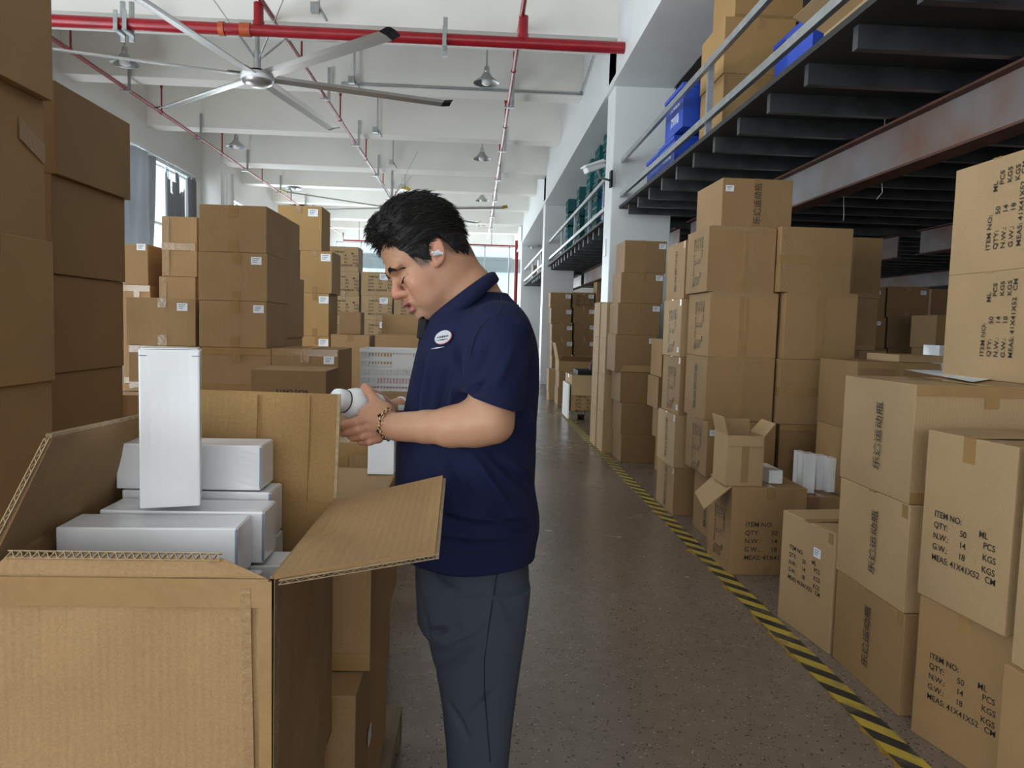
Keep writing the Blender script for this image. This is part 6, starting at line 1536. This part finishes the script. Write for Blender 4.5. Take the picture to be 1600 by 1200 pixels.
for yy, dx in ((YC-0.095, 0.0), (YC+0.095, -0.02)):
    sh_ = MB(); sec = []
    for xx, w, hgt in ((0.115, 0.030, 0.060), (0.08, 0.042, 0.085), (0.02, 0.044, 0.090), (-0.05, 0.046, 0.070), (-0.11, 0.048, 0.055), (-0.155, 0.034, 0.042), (-0.172, 0.012, 0.025)):
        sec.append([Vector((xx+dx, yy+w*math.cos(a)*(1 if math.sin(a) > 0 else 1.05), 0.022+max(-0.02, hgt*math.sin(a)))) for a in [2*PI*k/20 for k in range(20)]])
    vs = [p for r in sec for p in r]; n = 20
    sh_.add(vs, [(i*n+k, i*n+(k+1) % n, (i+1)*n+(k+1) % n, (i+1)*n+k) for i in range(len(sec)-1) for k in range(n)], True); sh_.add(sec[0], [tuple(range(n))[::-1]]); sh_.add(sec[-1], [tuple(range(n))])
    so = sh_.build('shoe', M['black'], body); MB().box(-0.165+dx, 0.115+dx, yy-0.046, yy+0.046, 0.0, 0.016).build('sole', M['whiteplastic'], so, bevel=0.006)

# bracelets
def wrist_ring(c, axis, r, nm, build): pass
bc = PP(608, 663, 1.645); bax = Vector(PP(640, 667, 1.62)-PP(598, 660, 1.655)).normalized(); bax = (bax+Vector((0, 0, 0.10))).normalized()
b1 = bax.cross(Vector((0, 0, 1))).normalized(); b2 = b1.cross(bax)
mb = MB(); N = 26; r = 0.0318
for k in range(N):
    a = 2*PI*k/N; c0 = Vector(bc)+b1*r*math.cos(a)+b2*r*1.0*math.sin(a); tdir = (-b1*math.sin(a)+b2*math.cos(a)); nd = (b1*math.cos(a)+b2*math.sin(a))
    o1, o2 = (bax, tdir) if k % 2 else (nd, tdir)
    mb.tube([c0+o2*0.0056*math.cos(t)+o1*0.0046*math.sin(t) for t in [2*PI*q/8 for q in range(9)]], 0.0015, 6, cap=False)
br = mb.build('bracelet', M['gold'], body)
mb = MB(); mb2 = MB()
for k in range(6):
    a = -0.35+2*PI*k/6; nd = (b1*math.cos(a)+b2*math.sin(a)); td = (-b1*math.sin(a)+b2*math.cos(a)); c0 = Vector(bc)-bax*0.006+nd*(r+0.001)
    for q in range(4):
        w = td if q % 2 else bax; s_ = 1 if q < 2 else -1; cc = c0+w*0.0030*s_
        mb.lathe([(0.0, 0.001), (0.0026, 0.0008), (0.0028, 0.0)], c=cc, n=10, axis=nd); mb2.lathe([(0.0, 0.0018), (0.0021, 0.0016), (0.0022, 0.0006)], c=cc, n=10, axis=nd)
mb.build('clover_mount', M['gold'], br); mb2.build('clover_inlay', M['black'], br)
wc_ = Vector(PP(622, 636, 1.815)); wb = MB(); ax2 = Vector(wrR-PP(600, 640, 1.80)).normalized(); c1_ = ax2.cross(Vector((0, 1, 0))).normalized(); c2_ = c1_.cross(ax2)
wb.tube([Vector(wrR)+c1_*0.030*math.cos(t)+c2_*0.030*math.sin(t)-ax2*0.004 for t in [2*PI*q/24 for q in range(25)]], 0.0022, 6, cap=False)
wbo = wb.build('white_bracelet', M['whiteplastic'], body)
MB().box(-0.009, 0.009, -0.003, 0.003, -0.006, 0.006).build('clasp', M['whiteplastic'], wbo, bevel=0.001).location = Vector(PP(628, 637, 1.79))

# the bottle in his hands
bcn = PP(550, 630, 1.715); bd = Vector((-0.66, -0.70, 0.26)).normalized()
bo = empty('water_bottle', Vector(bcn)-bd*0.11, 'white bottle with a grey-ringed cap held in both hands of the man', 'bottle')
bo.rotation_euler = bd.to_track_quat('Z', 'Y').to_euler()
MB().lathe([(0.0, 0.035), (0.032, 0.035), (0.0365, 0.040), (0.0375, 0.05), (0.0375, 0.095), (0.0360, 0.108), (0.0320, 0.119), (0.0272, 0.127), (0.0245, 0.130), (0.0245, 0.134), (0, 0.134)], n=48).build('bottle_body', M['bottle'], bo)
MB().lathe([(0.0242, 0.1300), (0.0262, 0.1303), (0.0262, 0.1322), (0.0242, 0.1326)], n=40).build('ring', M['ink'], bo)
MB().lathe([(0.0242, 0.1327), (0.0256, 0.136), (0.0252, 0.150), (0.0230, 0.158), (0.0160, 0.1615), (0, 0.1622)], n=40).build('cap', M['bottle'], bo)
